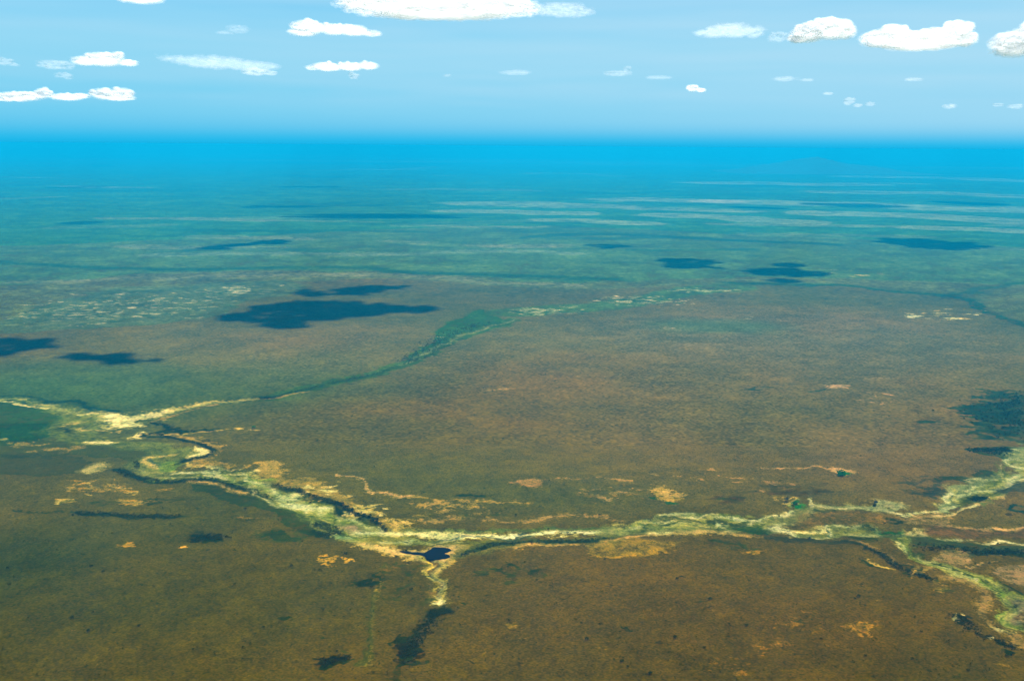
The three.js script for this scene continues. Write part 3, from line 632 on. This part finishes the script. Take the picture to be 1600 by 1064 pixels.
// ------------------------------------------------------------------ a far low hill on the horizon
{
  const FAR = 36000, at = sight(1290, 262), k = FAR / -at.z, cx = at.x * k, W = 4600, Dp = 3000, nx = 120, nz = 60, p = [], idx = [];
  for (let j = 0; j <= nz; j++) for (let i = 0; i <= nx; i++) {
    const u = (i / nx) * 2 - 1, v = (j / nz) * 2 - 1, r = Math.max(0, 1 - v * v);
    const ridge = 0.8 * Math.exp(-((u + 0.1) ** 2) / 0.05) + 0.42 * Math.exp(-((u - 0.3) ** 2) / 0.07) + 0.4 * Math.exp(-((u + 0.45) ** 2) / 0.06);
    const e = step01(1, 0.7, Math.abs(u)) * r;
    p.push(cx + u * W, ridge * e * 600 * (0.8 + 0.4 * fbm(u * 9 + 4, v * 7)) - 5, -FAR - v * Dp);
    if (i < nx && j < nz) { const a = j * (nx + 1) + i; idx.push(a, a + 1, a + nx + 2, a, a + nx + 2, a + nx + 1); }
  }
  const g = new THREE.BufferGeometry();
  g.setAttribute('position', new THREE.Float32BufferAttribute(p, 3)); g.setIndex(idx); g.computeVertexNormals();
  const m = new THREE.Mesh(g, new THREE.MeshPhysicalMaterial({ color: new THREE.Color().setRGB(0.05, 0.06, 0.03), specularIntensity: 0, roughness: 1 }));
  m.name = 'hill'; m.userData = { kind: 'structure', category: 'hill', label: 'faint low hill standing on the hazy horizon' };
  m.castShadow = m.receiveShadow = true;
  scene.add(m);
}

// ------------------------------------------------------------------ bushes and trees
const leafStuff = [[0.024, 0.034, 0.004], [0.036, 0.050, 0.006], [0.018, 0.028, 0.006]].map((c) => new THREE.MeshPhysicalMaterial({ color: new THREE.Color().setRGB(...c), specularIntensity: 0, roughness: 1, name: 'leaves' }));
const brightLeaf = new THREE.MeshPhysicalMaterial({ color: new THREE.Color().setRGB(0.02, 0.13, 0.015), specularIntensity: 0, roughness: 1, name: 'leaves' });
const barkStuff = new THREE.MeshPhysicalMaterial({ color: new THREE.Color().setRGB(0.12, 0.09, 0.06), specularIntensity: 0, roughness: 1, name: 'bark' });
function crownShape(r, h, lift, n) {                 // leaf clumps through a flattened crown
  const p = [], idx = [];
  for (let k = 0; k < n; k++) {
    const q = random() * 2 * Math.PI, rr = Math.sqrt(random()) * r * between(0.75, 1.1), y = lift + between(-0.5, 0.5) * h * (1 - (rr / r) ** 2 * 0.5), size = r * between(0.16, 0.34), v = p.length / 3;
    for (let i = 0; i < 4; i++) { const d = new THREE.Vector3().randomDirection === undefined ? null : dirAt(); p.push(Math.cos(q) * rr + d.x * size, y + d.y * size * 0.7, Math.sin(q) * rr + d.z * size); }
    idx.push(v, v + 1, v + 2, v, v + 2, v + 3, v, v + 3, v + 1, v + 1, v + 3, v + 2);
  }
  const g = new THREE.BufferGeometry();
  g.setAttribute('position', new THREE.Float32BufferAttribute(p, 3)); g.setIndex(idx); g.computeVertexNormals();
  return g;
}
function dirAt() { const z = between(-1, 1), t = random() * 2 * Math.PI, r = Math.sqrt(1 - z * z); return { x: r * Math.cos(t), y: z, z: r * Math.sin(t) }; }
function trunkShape(h, r) {
  const limbs = [[[0, 0, 0], [0, h * 0.55, 0], r]];
  for (let k = 0; k < 4; k++) { const q = k * 1.6 + random(); limbs.push([[0, h * 0.5, 0], [Math.cos(q) * h * 0.35, h, Math.sin(q) * h * 0.35], r * 0.55]); }
  const p = [], idx = [];
  for (const [a, b, w] of limbs) { const v = p.length / 3; for (const [c, m] of [[a, 1], [b, 0.6]]) for (let i = 0; i < 6; i++) p.push(c[0] + Math.cos((i * Math.PI) / 3) * w * m, c[1], c[2] + Math.sin((i * Math.PI) / 3) * w * m); for (let i = 0; i < 6; i++) { const j = (i + 1) % 6; idx.push(v + i, v + 6 + i, v + j, v + j, v + 6 + i, v + 6 + j); } }
  const g = new THREE.BufferGeometry();
  g.setAttribute('position', new THREE.Float32BufferAttribute(p, 3)); g.setIndex(idx); g.computeVertexNormals();
  return g;
}
const taken = {};
const numbered = (name) => { const n = taken[name] ?? 0; taken[name] = n + 1; return n ? `${name}_${String(n).padStart(3, '0')}` : name; };
const crowns = [0, 1, 2, 3].map(() => crownShape(4.6, 3.2, 4.4, 70)), trunks = [0, 1].map(() => trunkShape(4, 0.35));
function tree(x, s, size, leaves, label, group) {
  const t = new THREE.Group();
  t.name = numbered('bush_tree');
  const trunk = new THREE.Mesh(trunks[Math.floor(random() * 2)], barkStuff), crown = new THREE.Mesh(crowns[Math.floor(random() * 4)], leaves);
  trunk.name = 'trunk'; crown.name = 'crown';
  t.add(trunk, crown);
  t.position.set(x, soilHeight(x, s) - 0.2, -s); t.rotation.y = random() * 6.3; t.scale.setScalar(size);
  t.userData = { label, category: 'tree', group };
  t.traverse((o) => { o.castShadow = o.receiveShadow = true; });
  scene.add(t);
}
const bushShapes = [0, 1, 2].map(() => crownShape(3, 2.8, 1.5, 36));
function thicket(label, runPts, half, n, size = 1, leaves = 0) {   // bushes grown together along a gully or in a patch: nobody could count them
  const run = curve(runPts.map(spot)), m = new THREE.InstancedMesh(bushShapes[Math.floor(random() * 3)], leafStuff[leaves], n), M = new THREE.Matrix4(), Q = new THREE.Quaternion(), up = new THREE.Vector3(0, 1, 0);
  for (let k = 0; k < n; k++) {
    const i = Math.floor(random() * (run.length - 1)), t = random(), x = run[i][0] + (run[i + 1][0] - run[i][0]) * t + (random() + random() - 1) * half, s = run[i][1] + (run[i + 1][1] - run[i][1]) * t + (random() + random() - 1) * half, z = size * between(0.5, 1.3);
    M.compose(new THREE.Vector3(x, soilHeight(x, s) - 0.1, -s), Q.setFromAxisAngle(up, random() * 6.3), new THREE.Vector3(z, z * between(0.7, 1.1), z));
    m.setMatrixAt(k, M);
  }
  m.name = numbered('thicket'); m.userData = { label, category: 'thicket', kind: 'stuff' };
  m.castShadow = m.receiveShadow = true;
  scene.add(m);
}
thicket('dark green bushes lining the north bank below the tan slopes', [[425, 756], [461, 766], [485, 775], [511, 784], [530, 789], [545, 799], [560, 806], [582, 812], [592, 821]], 12, 420);
thicket('black thicket where the waterhole outflow ends', [[674, 959], [684, 959], [692, 957], [702, 957]], 13, 240);
thicket('dark bushes trailing away below the black thicket', [[676, 966], [668, 978], [660, 990], [646, 1010], [630, 1034]], 22, 260);
thicket('dark scrub strip along the south edge of the main valley', [[180, 735], [208, 744], [236, 752], [274, 754.5], [330, 751], [377, 764], [424, 779]], 20, 360);
thicket('dark scrub curving round the tight river bend', [[231, 679], [255, 682], [285, 689], [311, 693], [324, 699], [331, 705], [324, 712], [302, 718], [272, 727]], 9, 300);
thicket('dark scrub in the gully cut into the plateau corner', [[236, 662], [249, 665], [264, 667.5], [270, 673], [304, 675]], 8, 120);
thicket('isolated dark scrub patch on the western olive plain', [[302, 846], [320, 841], [340, 840], [352, 840]], 22, 130);
thicket('long dark scrub streak on the western plain', [[113, 806], [150, 806], [200, 809], [240, 810], [276, 809]], 18, 240);
thicket('dark bushes along the thin side stream', [[405, 623.5], [426, 623], [452, 615], [480, 608], [520, 598], [575, 586], [610, 577]], 12, 130, 1.1);
thicket('green gallery scrub where the side stream spreads out', [[630, 567], [660, 552], [690, 530], [720, 516], [760, 506]], 70, 420, 1.5, 1);
thicket('dark bush country above the eastern river loop', [[1540, 660], [1570, 640], [1600, 625], [1590, 660], [1600, 680]], 130, 420, 1.6, 2);
thicket('dark scrub beside the eastern river loop', [[1520, 704], [1545, 704], [1572, 703], [1560, 713]], 30, 240, 1.4, 2);
thicket('dark scrub in the crook of the eastern valley', [[1524, 782], [1532, 778], [1538, 778]], 16, 90, 1.2, 2);
thicket('dark bushes along the gully west of the grassy stream', [[1352, 858], [1375, 866], [1392, 880], [1414, 892], [1440, 901], [1458, 906]], 14, 200);
thicket('scattered dark bushes beside the tan track', [[1490, 962], [1503, 968], [1514, 978], [1534, 994], [1566, 1003], [1590, 1020]], 18, 170);
thicket('dark bushes south of the sandy course', [[720, 868], [750, 858], [778, 850], [830, 847], [890, 847], [950, 843]], 13, 220);
thicket('dark scrub in the green meadow south of the valley', [[490, 820], [510, 824], [526, 832], [505, 838]], 24, 200, 1, 1);
thicket('dark scrub below the white river arm', [[1440, 856], [1490, 858], [1540, 862], [1600, 862]], 26, 260, 1, 2);
thicket('dark scrub specks near the foot of the plain', [[504, 1040], [520, 1030], [542, 1026]], 16, 90);
{ // low scrub strewn over the near plain, thicker in places
  const N = 15000, m = new THREE.InstancedMesh(crownShape(1.6, 1.4, 0.7, 16), leafStuff[1], N), M = new THREE.Matrix4(), Q = new THREE.Quaternion(), up = new THREE.Vector3(0, 1, 0);
  for (let k = 0; k < N;) {
    const s = 1300 + 2600 * random() ** 1.4, x = between(-1, 1) * (0.62 * s + 150);
    if (Math.abs(x) > (s < 2750 ? 1740 : 3500) || fbm(x / 190 + 40, s / 150) + 0.35 * noise(x / 26, s / 26) < between(0.42, 0.95) || courseAt(x, s).name !== 'ground' || away(pondShore, x, s) < 60) continue;
    const z = between(0.5, 1.7) * (random() < 0.06 ? 1.8 : 1);
    M.compose(new THREE.Vector3(x, soilHeight(x, s) - 0.1, -s), Q.setFromAxisAngle(up, random() * 6.3), new THREE.Vector3(z, z * between(0.6, 1.1), z));
    m.setMatrixAt(k++, M);
  }
  m.name = 'scrub'; m.userData = { label: 'low dark scrub dotted thinly over the olive grassland', category: 'scrub', kind: 'stuff' };
  m.castShadow = m.receiveShadow = true;
  scene.add(m);
}
for (const [x, y, z] of [[211, 725, 1.4], [214, 728, 1.3], [212, 732, 1.5], [216, 731, 1.1], [216, 726, 1]]) tree(...spot([x, y]), z, leafStuff[0], 'dark tree in the small clump west of the pale river arc', 'trees west of the river arc');
for (const [x, y, z] of [[396, 671, 1.6]]) tree(...spot([x, y]), z, brightLeaf, 'lone green tree beside the faint pale track on the plain', 'lone trees');
for (const [x, y, z] of [[1312, 743, 2], [1316, 742, 2.2], [1319, 744, 1.8], [1315, 745, 1.8]]) tree(...spot([x, y]), z, brightLeaf, 'bright green tree in the clump below the tan patch', 'trees below the tan patch');
for (const [x, y, z] of [[1240, 790, 1.5], [1243, 789, 1.6], [1246, 788, 1.5]]) tree(...spot([x, y]), z, brightLeaf, 'bright green tree in the clump beside the tiny pool', 'trees beside the tiny pool');
for (const [x, y, z] of [[594, 822, 1.2], [599, 826, 1.1], [603, 829, 1.2], [588, 815, 1.3], [577, 810, 1.4], [570, 808, 1.2], [562, 806, 1.3], [549, 800, 1.5], [541, 796, 1.5], [534, 791, 1.5], [526, 789, 1.2]]) tree(...spot([x, y]), z, leafStuff[2], 'large dark tree in the bank-side row above the sandy course', 'trees on the north bank');
for (let k = 0; k < 70; k++) { const x = between(0, 1600), y = 760 + 300 * random() ** 0.8; tree(...spot([x, y]), between(0.5, 0.95), leafStuff[Math.floor(random() * 3)], 'small lone dark bush tree scattered on the open plain', 'scattered bush trees of the plain'); }

// ------------------------------------------------------------------ clouds: swarms of droplet clusters, dense within and thinning out at the rim
const cloudStuff = new THREE.MeshPhysicalMaterial({ color: new THREE.Color().setRGB(0.99, 0.99, 0.99), roughness: 1, transmission: 0.85, thickness: 0, specularIntensity: 0, name: 'cloud_droplets' });
const vapour = (opacity) => { const m = new THREE.MeshPhysicalMaterial({ color: new THREE.Color().setRGB(0.99, 0.99, 0.99), roughness: 1, transmission: 0.82, thickness: 0, specularIntensity: 0, name: 'cloud_vapour' }); if (opacity < 1) { m.transparent = true; m.opacity = opacity; } return m; };
const vapours = new Map(), vapourOf = (o) => { const k = Math.max(0.02, Math.round(o * 50) / 50); if (!vapours.has(k)) vapours.set(k, vapour(k)); return vapours.get(k); };
const billow = new ImprovedNoise();
const CLOUD_BASE = 2400;
function swarm(name, label, group, puffs, grain) {            // puffs: { x, y, s (metres), rx, ry, rs, thick }, base: no droplets below it
  const p = [], idx = [];
  for (const f of puffs) {
    const shown = Math.PI * f.rx * Math.max(f.ry, 0.2 * f.rs), l = grain * (f.thick < 1.2 ? 0.6 : f.thick < 2.4 ? 0.8 : 1), n = Math.min(160000, Math.round((f.thick * shown) / (0.22 * l * l))), ph = random() * 100;
    for (let k = 0; k < n; k++) {
      const d = dirAt(), r = random() ** 0.42;
      const bump = 0.74 + 0.62 * (0.55 * noise(d.x * 2.2 + ph, d.y * 2.2 + d.z * 1.9 + 9) + 0.45 * noise(d.x * 5.3 + ph + 40, d.y * 5.3 + d.z * 4.7));
      const q = r * bump + between(-0.05, 0.05);
      let y = f.y + d.y * q * f.ry;
      if (f.base !== undefined && y < f.base) { if (random() < 0.7) continue; y = f.base + random() * f.ry * 0.2; }
      const x = f.x + d.x * q * f.rx, z = -(f.s + d.z * q * f.rs), size = l * 0.58 * between(0.7, 1.3), v = p.length / 3, e = dirAt(), u = { x: d.x / f.rx + (e.x * 0.55) / f.ry, y: d.y / f.ry + (e.y * 0.55) / f.ry, z: -d.z / f.rs + (e.z * 0.55) / f.ry }, w = dirAt(), ul = Math.hypot(u.x, u.y, u.z);
      u.x /= ul; u.y /= ul; u.z /= ul;
      const k1 = u.x * w.x + u.y * w.y + u.z * w.z, t = { x: w.x - u.x * k1, y: w.y - u.y * k1, z: w.z - u.z * k1 }, tl = Math.hypot(t.x, t.y, t.z) || 1;
      t.x /= tl; t.y /= tl; t.z /= tl;
      // a flake of droplets: one small triangle, lying roughly along the billow's skin
      let cx = t.y * u.z - t.z * u.y, cy = t.z * u.x - t.x * u.z, cz = t.x * u.y - t.y * u.x; const cl = size / (Math.hypot(cx, cy, cz) || 1); cx *= cl; cy *= cl; cz *= cl;
      p.push(x + t.x * size, y + t.y * size, z + t.z * size, x - t.x * size * 0.5 + cx * 0.87, y - t.y * size * 0.5 + cy * 0.87, z - t.z * size * 0.5 + cz * 0.87, x - t.x * size * 0.5 - cx * 0.87, y - t.y * size * 0.5 - cy * 0.87, z - t.z * size * 0.5 - cz * 0.87);
      idx.push(v, v + 1, v + 2);
    }
  }
  const g = new THREE.BufferGeometry();
  g.setAttribute('position', new THREE.Float32BufferAttribute(p, 3)); g.setIndex(idx);
  const m = new THREE.Mesh(g, cloudStuff);
  m.name = numbered(name); m.userData = { label, category: 'cloud', group };
  m.castShadow = m.receiveShadow = true;
  scene.add(m);
  return idx.length / 3;
}
let drops = 0;
// clouds ahead: lumps as [across, up, half width, half height, density] in the survey picture, the base line fixes how far off they stand
function cloudAhead(label, group, base, lumps, deep = 1) {
  const mid = lumps.reduce((a, l) => a + l[0], 0) / lumps.length, b = sight(mid, base), far = (CLOUD_BASE - EYE) / b.y, unit = far / FOCAL;   // metres to a picture step out there
  const puffs = [];
  for (const [px, py, rx0, ry0, thick = 4] of lumps) {
    const rx = rx0 * 0.94, ry = ry0 * 0.9;
    const d = sight(px, py), k = (far * Math.hypot(b.x, b.z)) / Math.hypot(d.x, d.z), rs = Math.max(rx, ry * 1.4) * unit * deep;
    const main = { x: d.x * k, y: EYE + d.y * k, s: -d.z * k + between(-0.3, 0.3) * rx * unit, rx: rx * unit * 0.86, ry: ry * unit * 0.8, rs, faint: thick < 1.5 && lumps.some((l) => (l[4] ?? 4) > 2) };
    puffs.push(main);
    for (let i = 0, n = thick > 2 ? 9 : 5; i < n; i++) {             // billows on its shoulders
      const q = between(0.05, 0.95) * Math.PI, w = between(-0.9, 0.9), r = ry * unit * between(0.3, 0.55);
      puffs.push({ x: main.x + Math.cos(q) * main.rx * 0.8, y: main.y + Math.sin(q) * main.ry * between(0.35, 0.85), s: main.s + w * rs * 0.7, rx: r * 1.25, ry: r, rs: r * 1.25, faint: main.faint });
    }
  }
  // the vapour's density on a grid: billows joined, roughened, cut flat at the base; its skins are the dense body and thinner and thinner rims round it
  const lo = [1e9, 1e9, 1e9], hi = [-1e9, -1e9, -1e9];
  for (const f of puffs) [[f.x, f.rx], [f.y, f.ry], [-f.s, f.rs]].forEach(([c, r], k) => { lo[k] = Math.min(lo[k], c - r * 1.3); hi[k] = Math.max(hi[k], c + r * 1.3); });
  lo[1] = Math.max(lo[1], CLOUD_BASE - 3 * unit);
  const mid3 = lo.map((v, k) => (v + hi[k]) / 2), half = lo.map((v, k) => ((hi[k] - v) / 2) * 1.06);
  const wide = (half[0] * 2) / unit, N = Math.round(Math.min(76, Math.max(28, wide * 0.5)));
  const mc = new MarchingCubes(N, vapourOf(1), false, false, 400000), F = mc.field, at = (k, i) => mid3[k] + ((i - N / 2) / (N / 2)) * half[k], cell = (k, v) => ((v - mid3[k]) / half[k]) * (N / 2) + N / 2;
  const dense = Math.max(...lumps.map((l) => l[4] ?? 4));
  F.fill(-1);
  for (const f of puffs) {
    const c = [f.x, f.y, -f.s], r = [f.rx, f.ry, f.rs], a0 = c.map((v, k) => Math.max(0, Math.floor(cell(k, v - r[k] * 1.4)))), a1 = c.map((v, k) => Math.min(N - 1, Math.ceil(cell(k, v + r[k] * 1.4))));
    for (let k = a0[2]; k <= a1[2]; k++) for (let j = a0[1]; j <= a1[1]; j++) for (let i = a0[0]; i <= a1[0]; i++) {
      let v = 1 - Math.hypot((at(0, i) - c[0]) / r[0], (at(1, j) - c[1]) / r[1], (at(2, k) - c[2]) / r[2]);
      if (f.faint) v = Math.min(v, 0.02);
      const o = (k * N + j) * N + i;
      if (v > F[o]) F[o] = v;
    }
  }
  const rough = [13, 5.5].map((q) => 1 / (q * unit)), ph = random() * 60;
  for (let k = 0; k < N; k++) for (let j = 0; j < N; j++) for (let i = 0; i < N; i++) {
    const o = (k * N + j) * N + i;
    if (F[o] < -0.6) continue;
    const x = at(0, i), y = at(1, j), z = at(2, k);
    F[o] += (dense < 2 ? 2.2 : 1) * (0.2 * billow.noise(x * rough[0] + ph, y * rough[0] * 1.5, z * rough[0]) + 0.14 * billow.noise(x * rough[1], y * rough[1] * 1.4 + ph, z * rough[1]));
    F[o] = Math.min(F[o], (y - CLOUD_BASE + unit * 2 * billow.noise(x * rough[0], 7, z * rough[0])) / (4 * unit) - 0.1);
  }
  const skins = dense < 4.5 && dense >= 2 ? [[0.3, 0.36], [0.14, 0.22], [0, 0.13], [-0.14, 0.06]] : dense >= 2 ? [[0.3, 1], [0.17, 0.42], [0.03, 0.26], [-0.1, 0.13], [-0.2, 0.06]] : [[0.26, dense * 0.04], [0.06, dense * 0.03], [-0.12, dense * 0.02]];
  const P = [], I = [], G = [], mats = [];
  for (const [iso, o] of skins) {
    mc.isolation = iso;
    mc.update();
    if (!mc.count) continue;
    let g = new THREE.BufferGeometry();
    g.setAttribute('position', new THREE.BufferAttribute(mc.positionArray.slice(0, mc.count * 3), 3));
    g = mergeVertices(g, 1e-5);
    const p = g.attributes.position.array, from = P.length / 3, start = I.length;
    for (let v = 0; v < p.length; v += 3) P.push(mid3[0] + p[v] * half[0], mid3[1] + p[v + 1] * half[1], mid3[2] + p[v + 2] * half[2]);
    for (const v of g.index.array) I.push(from + v);
    G.push([start, I.length - start, mats.length]); mats.push(vapourOf(o));
  }
  const g = new THREE.BufferGeometry();
  g.setAttribute('position', new THREE.Float32BufferAttribute(P, 3)); g.setIndex(I);
  for (const q of G) g.addGroup(...q);
  g.computeVertexNormals();
  const m = new THREE.Mesh(g, mats);
  m.name = numbered('cloud'); m.userData = { label, category: 'cloud', group };
  m.castShadow = m.receiveShadow = true;
  scene.add(m);
  drops += I.length / 3;
}
const cumulus = 'cumulus clouds over the far plain', wisps = 'faint far cloud scraps';
cloudAhead('huge bright white cumulus cloud with a smooth flat base', cumulus, 33, [[690, 12, 150, 17, 5], [610, 9, 80, 13, 5], [770, 12, 76, 16, 5], [560, 4, 36, 8, 3], [690, 20, 110, 12, 4]], 0.3);
cloudAhead('faint blue-grey cloud wisp trailing off the huge bright cumulus', wisps, 32, [[880, 16, 44, 10, 1.2], [915, 20, 16, 7, 0.8]]);
cloudAhead('cream two-lobed cloud with grey underside below the huge cumulus', cumulus, 57, [[480, 42, 28, 11, 4], [520, 46, 24, 9, 2.5], [550, 47, 26, 9, 3], [580, 52, 18, 5, 1.4], [470, 50, 22, 6, 1.6]], 1.4);
cloudAhead('tiny blue-grey cloud wisp under high air', wisps, 54, [[372, 46, 18, 6, 0.7], [352, 51, 14, 3, 0.5]]);
cloudAhead('white cloud with a domed top above the three-lobed bank', cumulus, 104, [[160, 93, 30, 11, 4], [178, 88, 14, 8, 4], [130, 95, 20, 8, 3.5], [200, 98, 14, 6, 1.6]], 1.2);
cloudAhead('faint blue-grey cloud wisp west of the domed white cloud', wisps, 108, [[85, 101, 26, 7, 1]]);
cloudAhead('small pale cloud puff under the faint wisp west of the domed cloud', wisps, 126, [[99, 118, 12, 6, 1.2]]);
cloudAhead('long thin blue-grey cloud streak', wisps, 106, [[310, 98, 38, 4.5, 0.9], [370, 101, 46, 4, 0.8], [415, 102, 20, 4, 0.7]], 2.6);
cloudAhead('flat cream cloud just beneath the long grey streak', wisps, 119, [[398, 112, 22, 6, 1.7], [420, 114, 14, 4, 0.9]]);
cloudAhead('low cream cloud with ragged grey ends', cumulus, 112, [[510, 104, 24, 7, 2.4], [545, 104, 22, 7, 2], [575, 103, 18, 7, 1.8], [490, 106, 14, 4, 1]], 1.6);
cloudAhead('small white puff under the ragged cream cloud', wisps, 124, [[553, 118, 9, 6, 1.8]]);
cloudAhead('three-lobed white cloud bank low over the western haze', cumulus, 160, [[20, 152, 22, 9, 3], [40, 150, 18, 8, 3], [66, 147, 12, 9, 3], [100, 151, 24, 6, 2.4], [125, 150, 14, 5, 2], [162, 147, 18, 10, 4], [192, 147, 16, 10, 4], [180, 152, 26, 6, 3], [0, 156, 16, 4, 2]], 1.2);
cloudAhead('blue-white cloud scrap above the western cloud bank', wisps, 103, [[4, 96, 14, 6, 1.4], [20, 101, 8, 3, 0.7]]);
cloudAhead('white sliver of cloud above the blue-grey wisp', cumulus, 5, [[212, -6, 40, 9, 3]]);
cloudAhead('small bright white cloud puff alone in the pale sky', cumulus, 146, [[1082, 138, 10, 7, 3.5], [1096, 141, 9, 4, 2.4]]);
cloudAhead('ragged blue-grey cloud with a pale crest', wisps, 60, [[1130, 48, 34, 6, 1.1], [1160, 51, 26, 5, 1], [1180, 54, 12, 5, 0.7], [1100, 50, 16, 3, 0.6]], 2.2);
cloudAhead('bright white heaped cloud with a rounded top', cumulus, 70, [[1265, 52, 28, 15, 5], [1300, 46, 30, 17, 5], [1290, 38, 18, 11, 5], [1318, 50, 18, 13, 4], [1250, 60, 18, 8, 4]], 1);
cloudAhead('faint grey-blue wisp beside the bright heaped cloud', wisps, 68, [[1216, 58, 18, 8, 1]]);
cloudAhead('broad bright white cloud with a tower at its end', cumulus, 80, [[1380, 60, 32, 14, 5], [1420, 62, 36, 14, 5], [1460, 60, 36, 15, 5], [1496, 48, 19, 16, 5], [1502, 62, 22, 12, 4], [1395, 48, 20, 10, 4], [1440, 68, 60, 10, 4]], 1);
cloudAhead('bright white rounded cloud standing next to the towered cloud', cumulus, 90, [[1592, 68, 34, 20, 5], [1630, 60, 44, 26, 5], [1574, 74, 18, 12, 4]], 1);
for (const [label, base, lumps] of [
  ['faint pale cloud streak above the teal plain', 121, [[806, 113, 26, 4, 0.7]]],
  ['faint two-toned cloud scrap between the streak and the small puff', 123, [[965, 115, 22, 5, 0.9], [980, 108, 6, 6, 0.7]]],
  ['very faint flat cloud trace', 127, [[1030, 121, 22, 3, 0.5]]],
  ['very faint flat cloud trace under the heaped cloud', 131, [[1228, 123, 18, 4, 0.8], [1262, 125, 10, 2.5, 0.6]]],
  ['tiny white cloud dot under the heaped cloud', 150, [[1294, 146, 9, 2.6, 1.6]]],
  ['small white cloud tuft low under the towered cloud', 169, [[1325, 159, 8, 7, 1.5], [1340, 165, 8, 3, 1], [1360, 163, 8, 4, 1.2]]],
  ['tiny white cloud puff low over the eastern haze', 172, [[1484, 166, 11, 4, 1.6]]],
  ['faint flat cloud trace below the towered cloud', 130, [[1430, 124, 14, 3, 0.8]]],
  ['tiny faint cloud at the end of the low eastern row', 172, [[1590, 166, 12, 4, 1], [1560, 164, 8, 3, 0.6]]],
  ['tiny pale cloud speck above the plain', 122, [[699, 118, 8, 3, 0.9]]],
]) cloudAhead(label, wisps, base, lumps);

// clouds higher up the sky than the picture reaches: known by the shadows they lay on the plain
function cloudOver(label, outline, grain, thick, y = CLOUD_BASE, pts = outline.map(spot)) {
  const lift = (y + 60) / toSun.y, off = [toSun.x * lift, -toSun.z * lift], xs = pts.map((p) => p[0]), ss = pts.map((p) => p[1]);
  const x0 = Math.min(...xs), x1 = Math.max(...xs), s0 = Math.min(...ss), s1 = Math.max(...ss), R = grain * 1.8, puffs = [];
  const n = Math.min(2600, Math.round(((x1 - x0) * (s1 - s0)) / (R * R * 0.7)));
  for (let k = 0; k < n; k++) {
    const x = between(x0, x1), s = between(s0, s1);
    if (!inside(pts, x + (noise(x / (R * 2), s / (R * 2)) - 0.5) * R * 3, s + (noise(x / (R * 2) + 50, s / (R * 2) + 9) - 0.5) * R * 3)) continue;
    puffs.push({ x: x + off[0], y: y + 60 + random() * 40, s: s + off[1], rx: R * 1.1, ry: R * 0.7, rs: R * 1.1, thick, base: y });
  }
  drops += swarm('cloud', label, 'cumulus clouds overhead', puffs, grain);
}
cloudOver('overhead cumulus whose ragged shadow is the largest dark patch on the plain', [[328, 497], [376, 490], [396, 480], [440, 475], [470, 472], [540, 470], [590, 476], [640, 481], [690, 483], [660, 488], [600, 491], [540, 499], [485, 502], [478, 510], [430, 512], [384, 506]], 26, 2.2);
cloudOver('overhead cloud whose shadow is the upper arm of the largest dark patch', [[436, 459], [500, 454], [540, 449], [600, 446], [636, 450], [610, 455], [560, 459], [500, 463]], 28, 1.7);
cloudOver('overhead cloud shading the dark patch at the old river bed', [[-60, 530], [40, 532], [78, 537], [95, 545], [50, 549], [20, 553], [-60, 555]], 20, 2.2);
cloudOver('overhead cloud shading the small lens-shaped patch', [[86, 556], [120, 552], [170, 553], [205, 558], [242, 565], [220, 570], [180, 569], [120, 564]], 18, 2.2);
cloudOver('overhead cloud laying a thin double shadow streak on the teal plain', [[314, 387], [345, 382], [400, 377], [466, 372], [430, 379], [385, 385], [345, 390]], 40, 1.8);
cloudOver('overhead cloud shading the small patch above the eastern old bed', [[1028, 406], [1070, 404], [1125, 410], [1120, 419], [1060, 419], [1040, 413]], 34, 2.2);
cloudOver('overhead cloud shading the long patch above the curved dark line', [[1135, 420], [1190, 421], [1240, 419], [1300, 429], [1250, 433], [1190, 428]], 32, 2.2);
cloudOver('overhead cloud laying a slim streak above the long shaded patch', [[1195, 414], [1230, 411], [1272, 415], [1240, 418]], 32, 1.7);
cloudOver('overhead cloud laying a small spot below the long shaded patch', [[1204, 438], [1228, 436], [1250, 440], [1225, 442]], 24, 1.5);
cloudOver('overhead cloud shading the far eastern lens-shaped patch', [[1362, 378], [1400, 372], [1470, 375], [1548, 385], [1490, 390], [1440, 387]], 44, 2.2);
cloudOver('overhead cloud laying a faint streak beside the pale far bands', [[905, 384], [950, 381], [985, 385], [950, 388]], 36, 1.3);
// unseen clouds added over and behind the aircraft to shade the nearest haze
for (const [label, pts] of [
  ['unseen wide cumulus added overhead to shade the air and land straight below the aircraft', [[-1400, 1100], [-700, 1160], [-100, 1130], [500, 1170], [500, 300], [100, 60], [-600, 120], [-1250, 300]]],
  ['unseen wide cumulus added overhead to shade the air and land below and east of the aircraft', [[420, 1160], [900, 1130], [1500, 1130], [1600, 500], [1300, 150], [600, 0], [400, 420]]],
  ['unseen cumulus added overhead to shade the air and land behind the aircraft', [[-900, 180], [-200, 120], [500, 140], [700, -400], [100, -900], [-800, -600]]],
]) cloudOver(label, null, 60, 2.4, CLOUD_BASE, pts);
console.log('droplets', drops);

renderer.render(scene, camera);
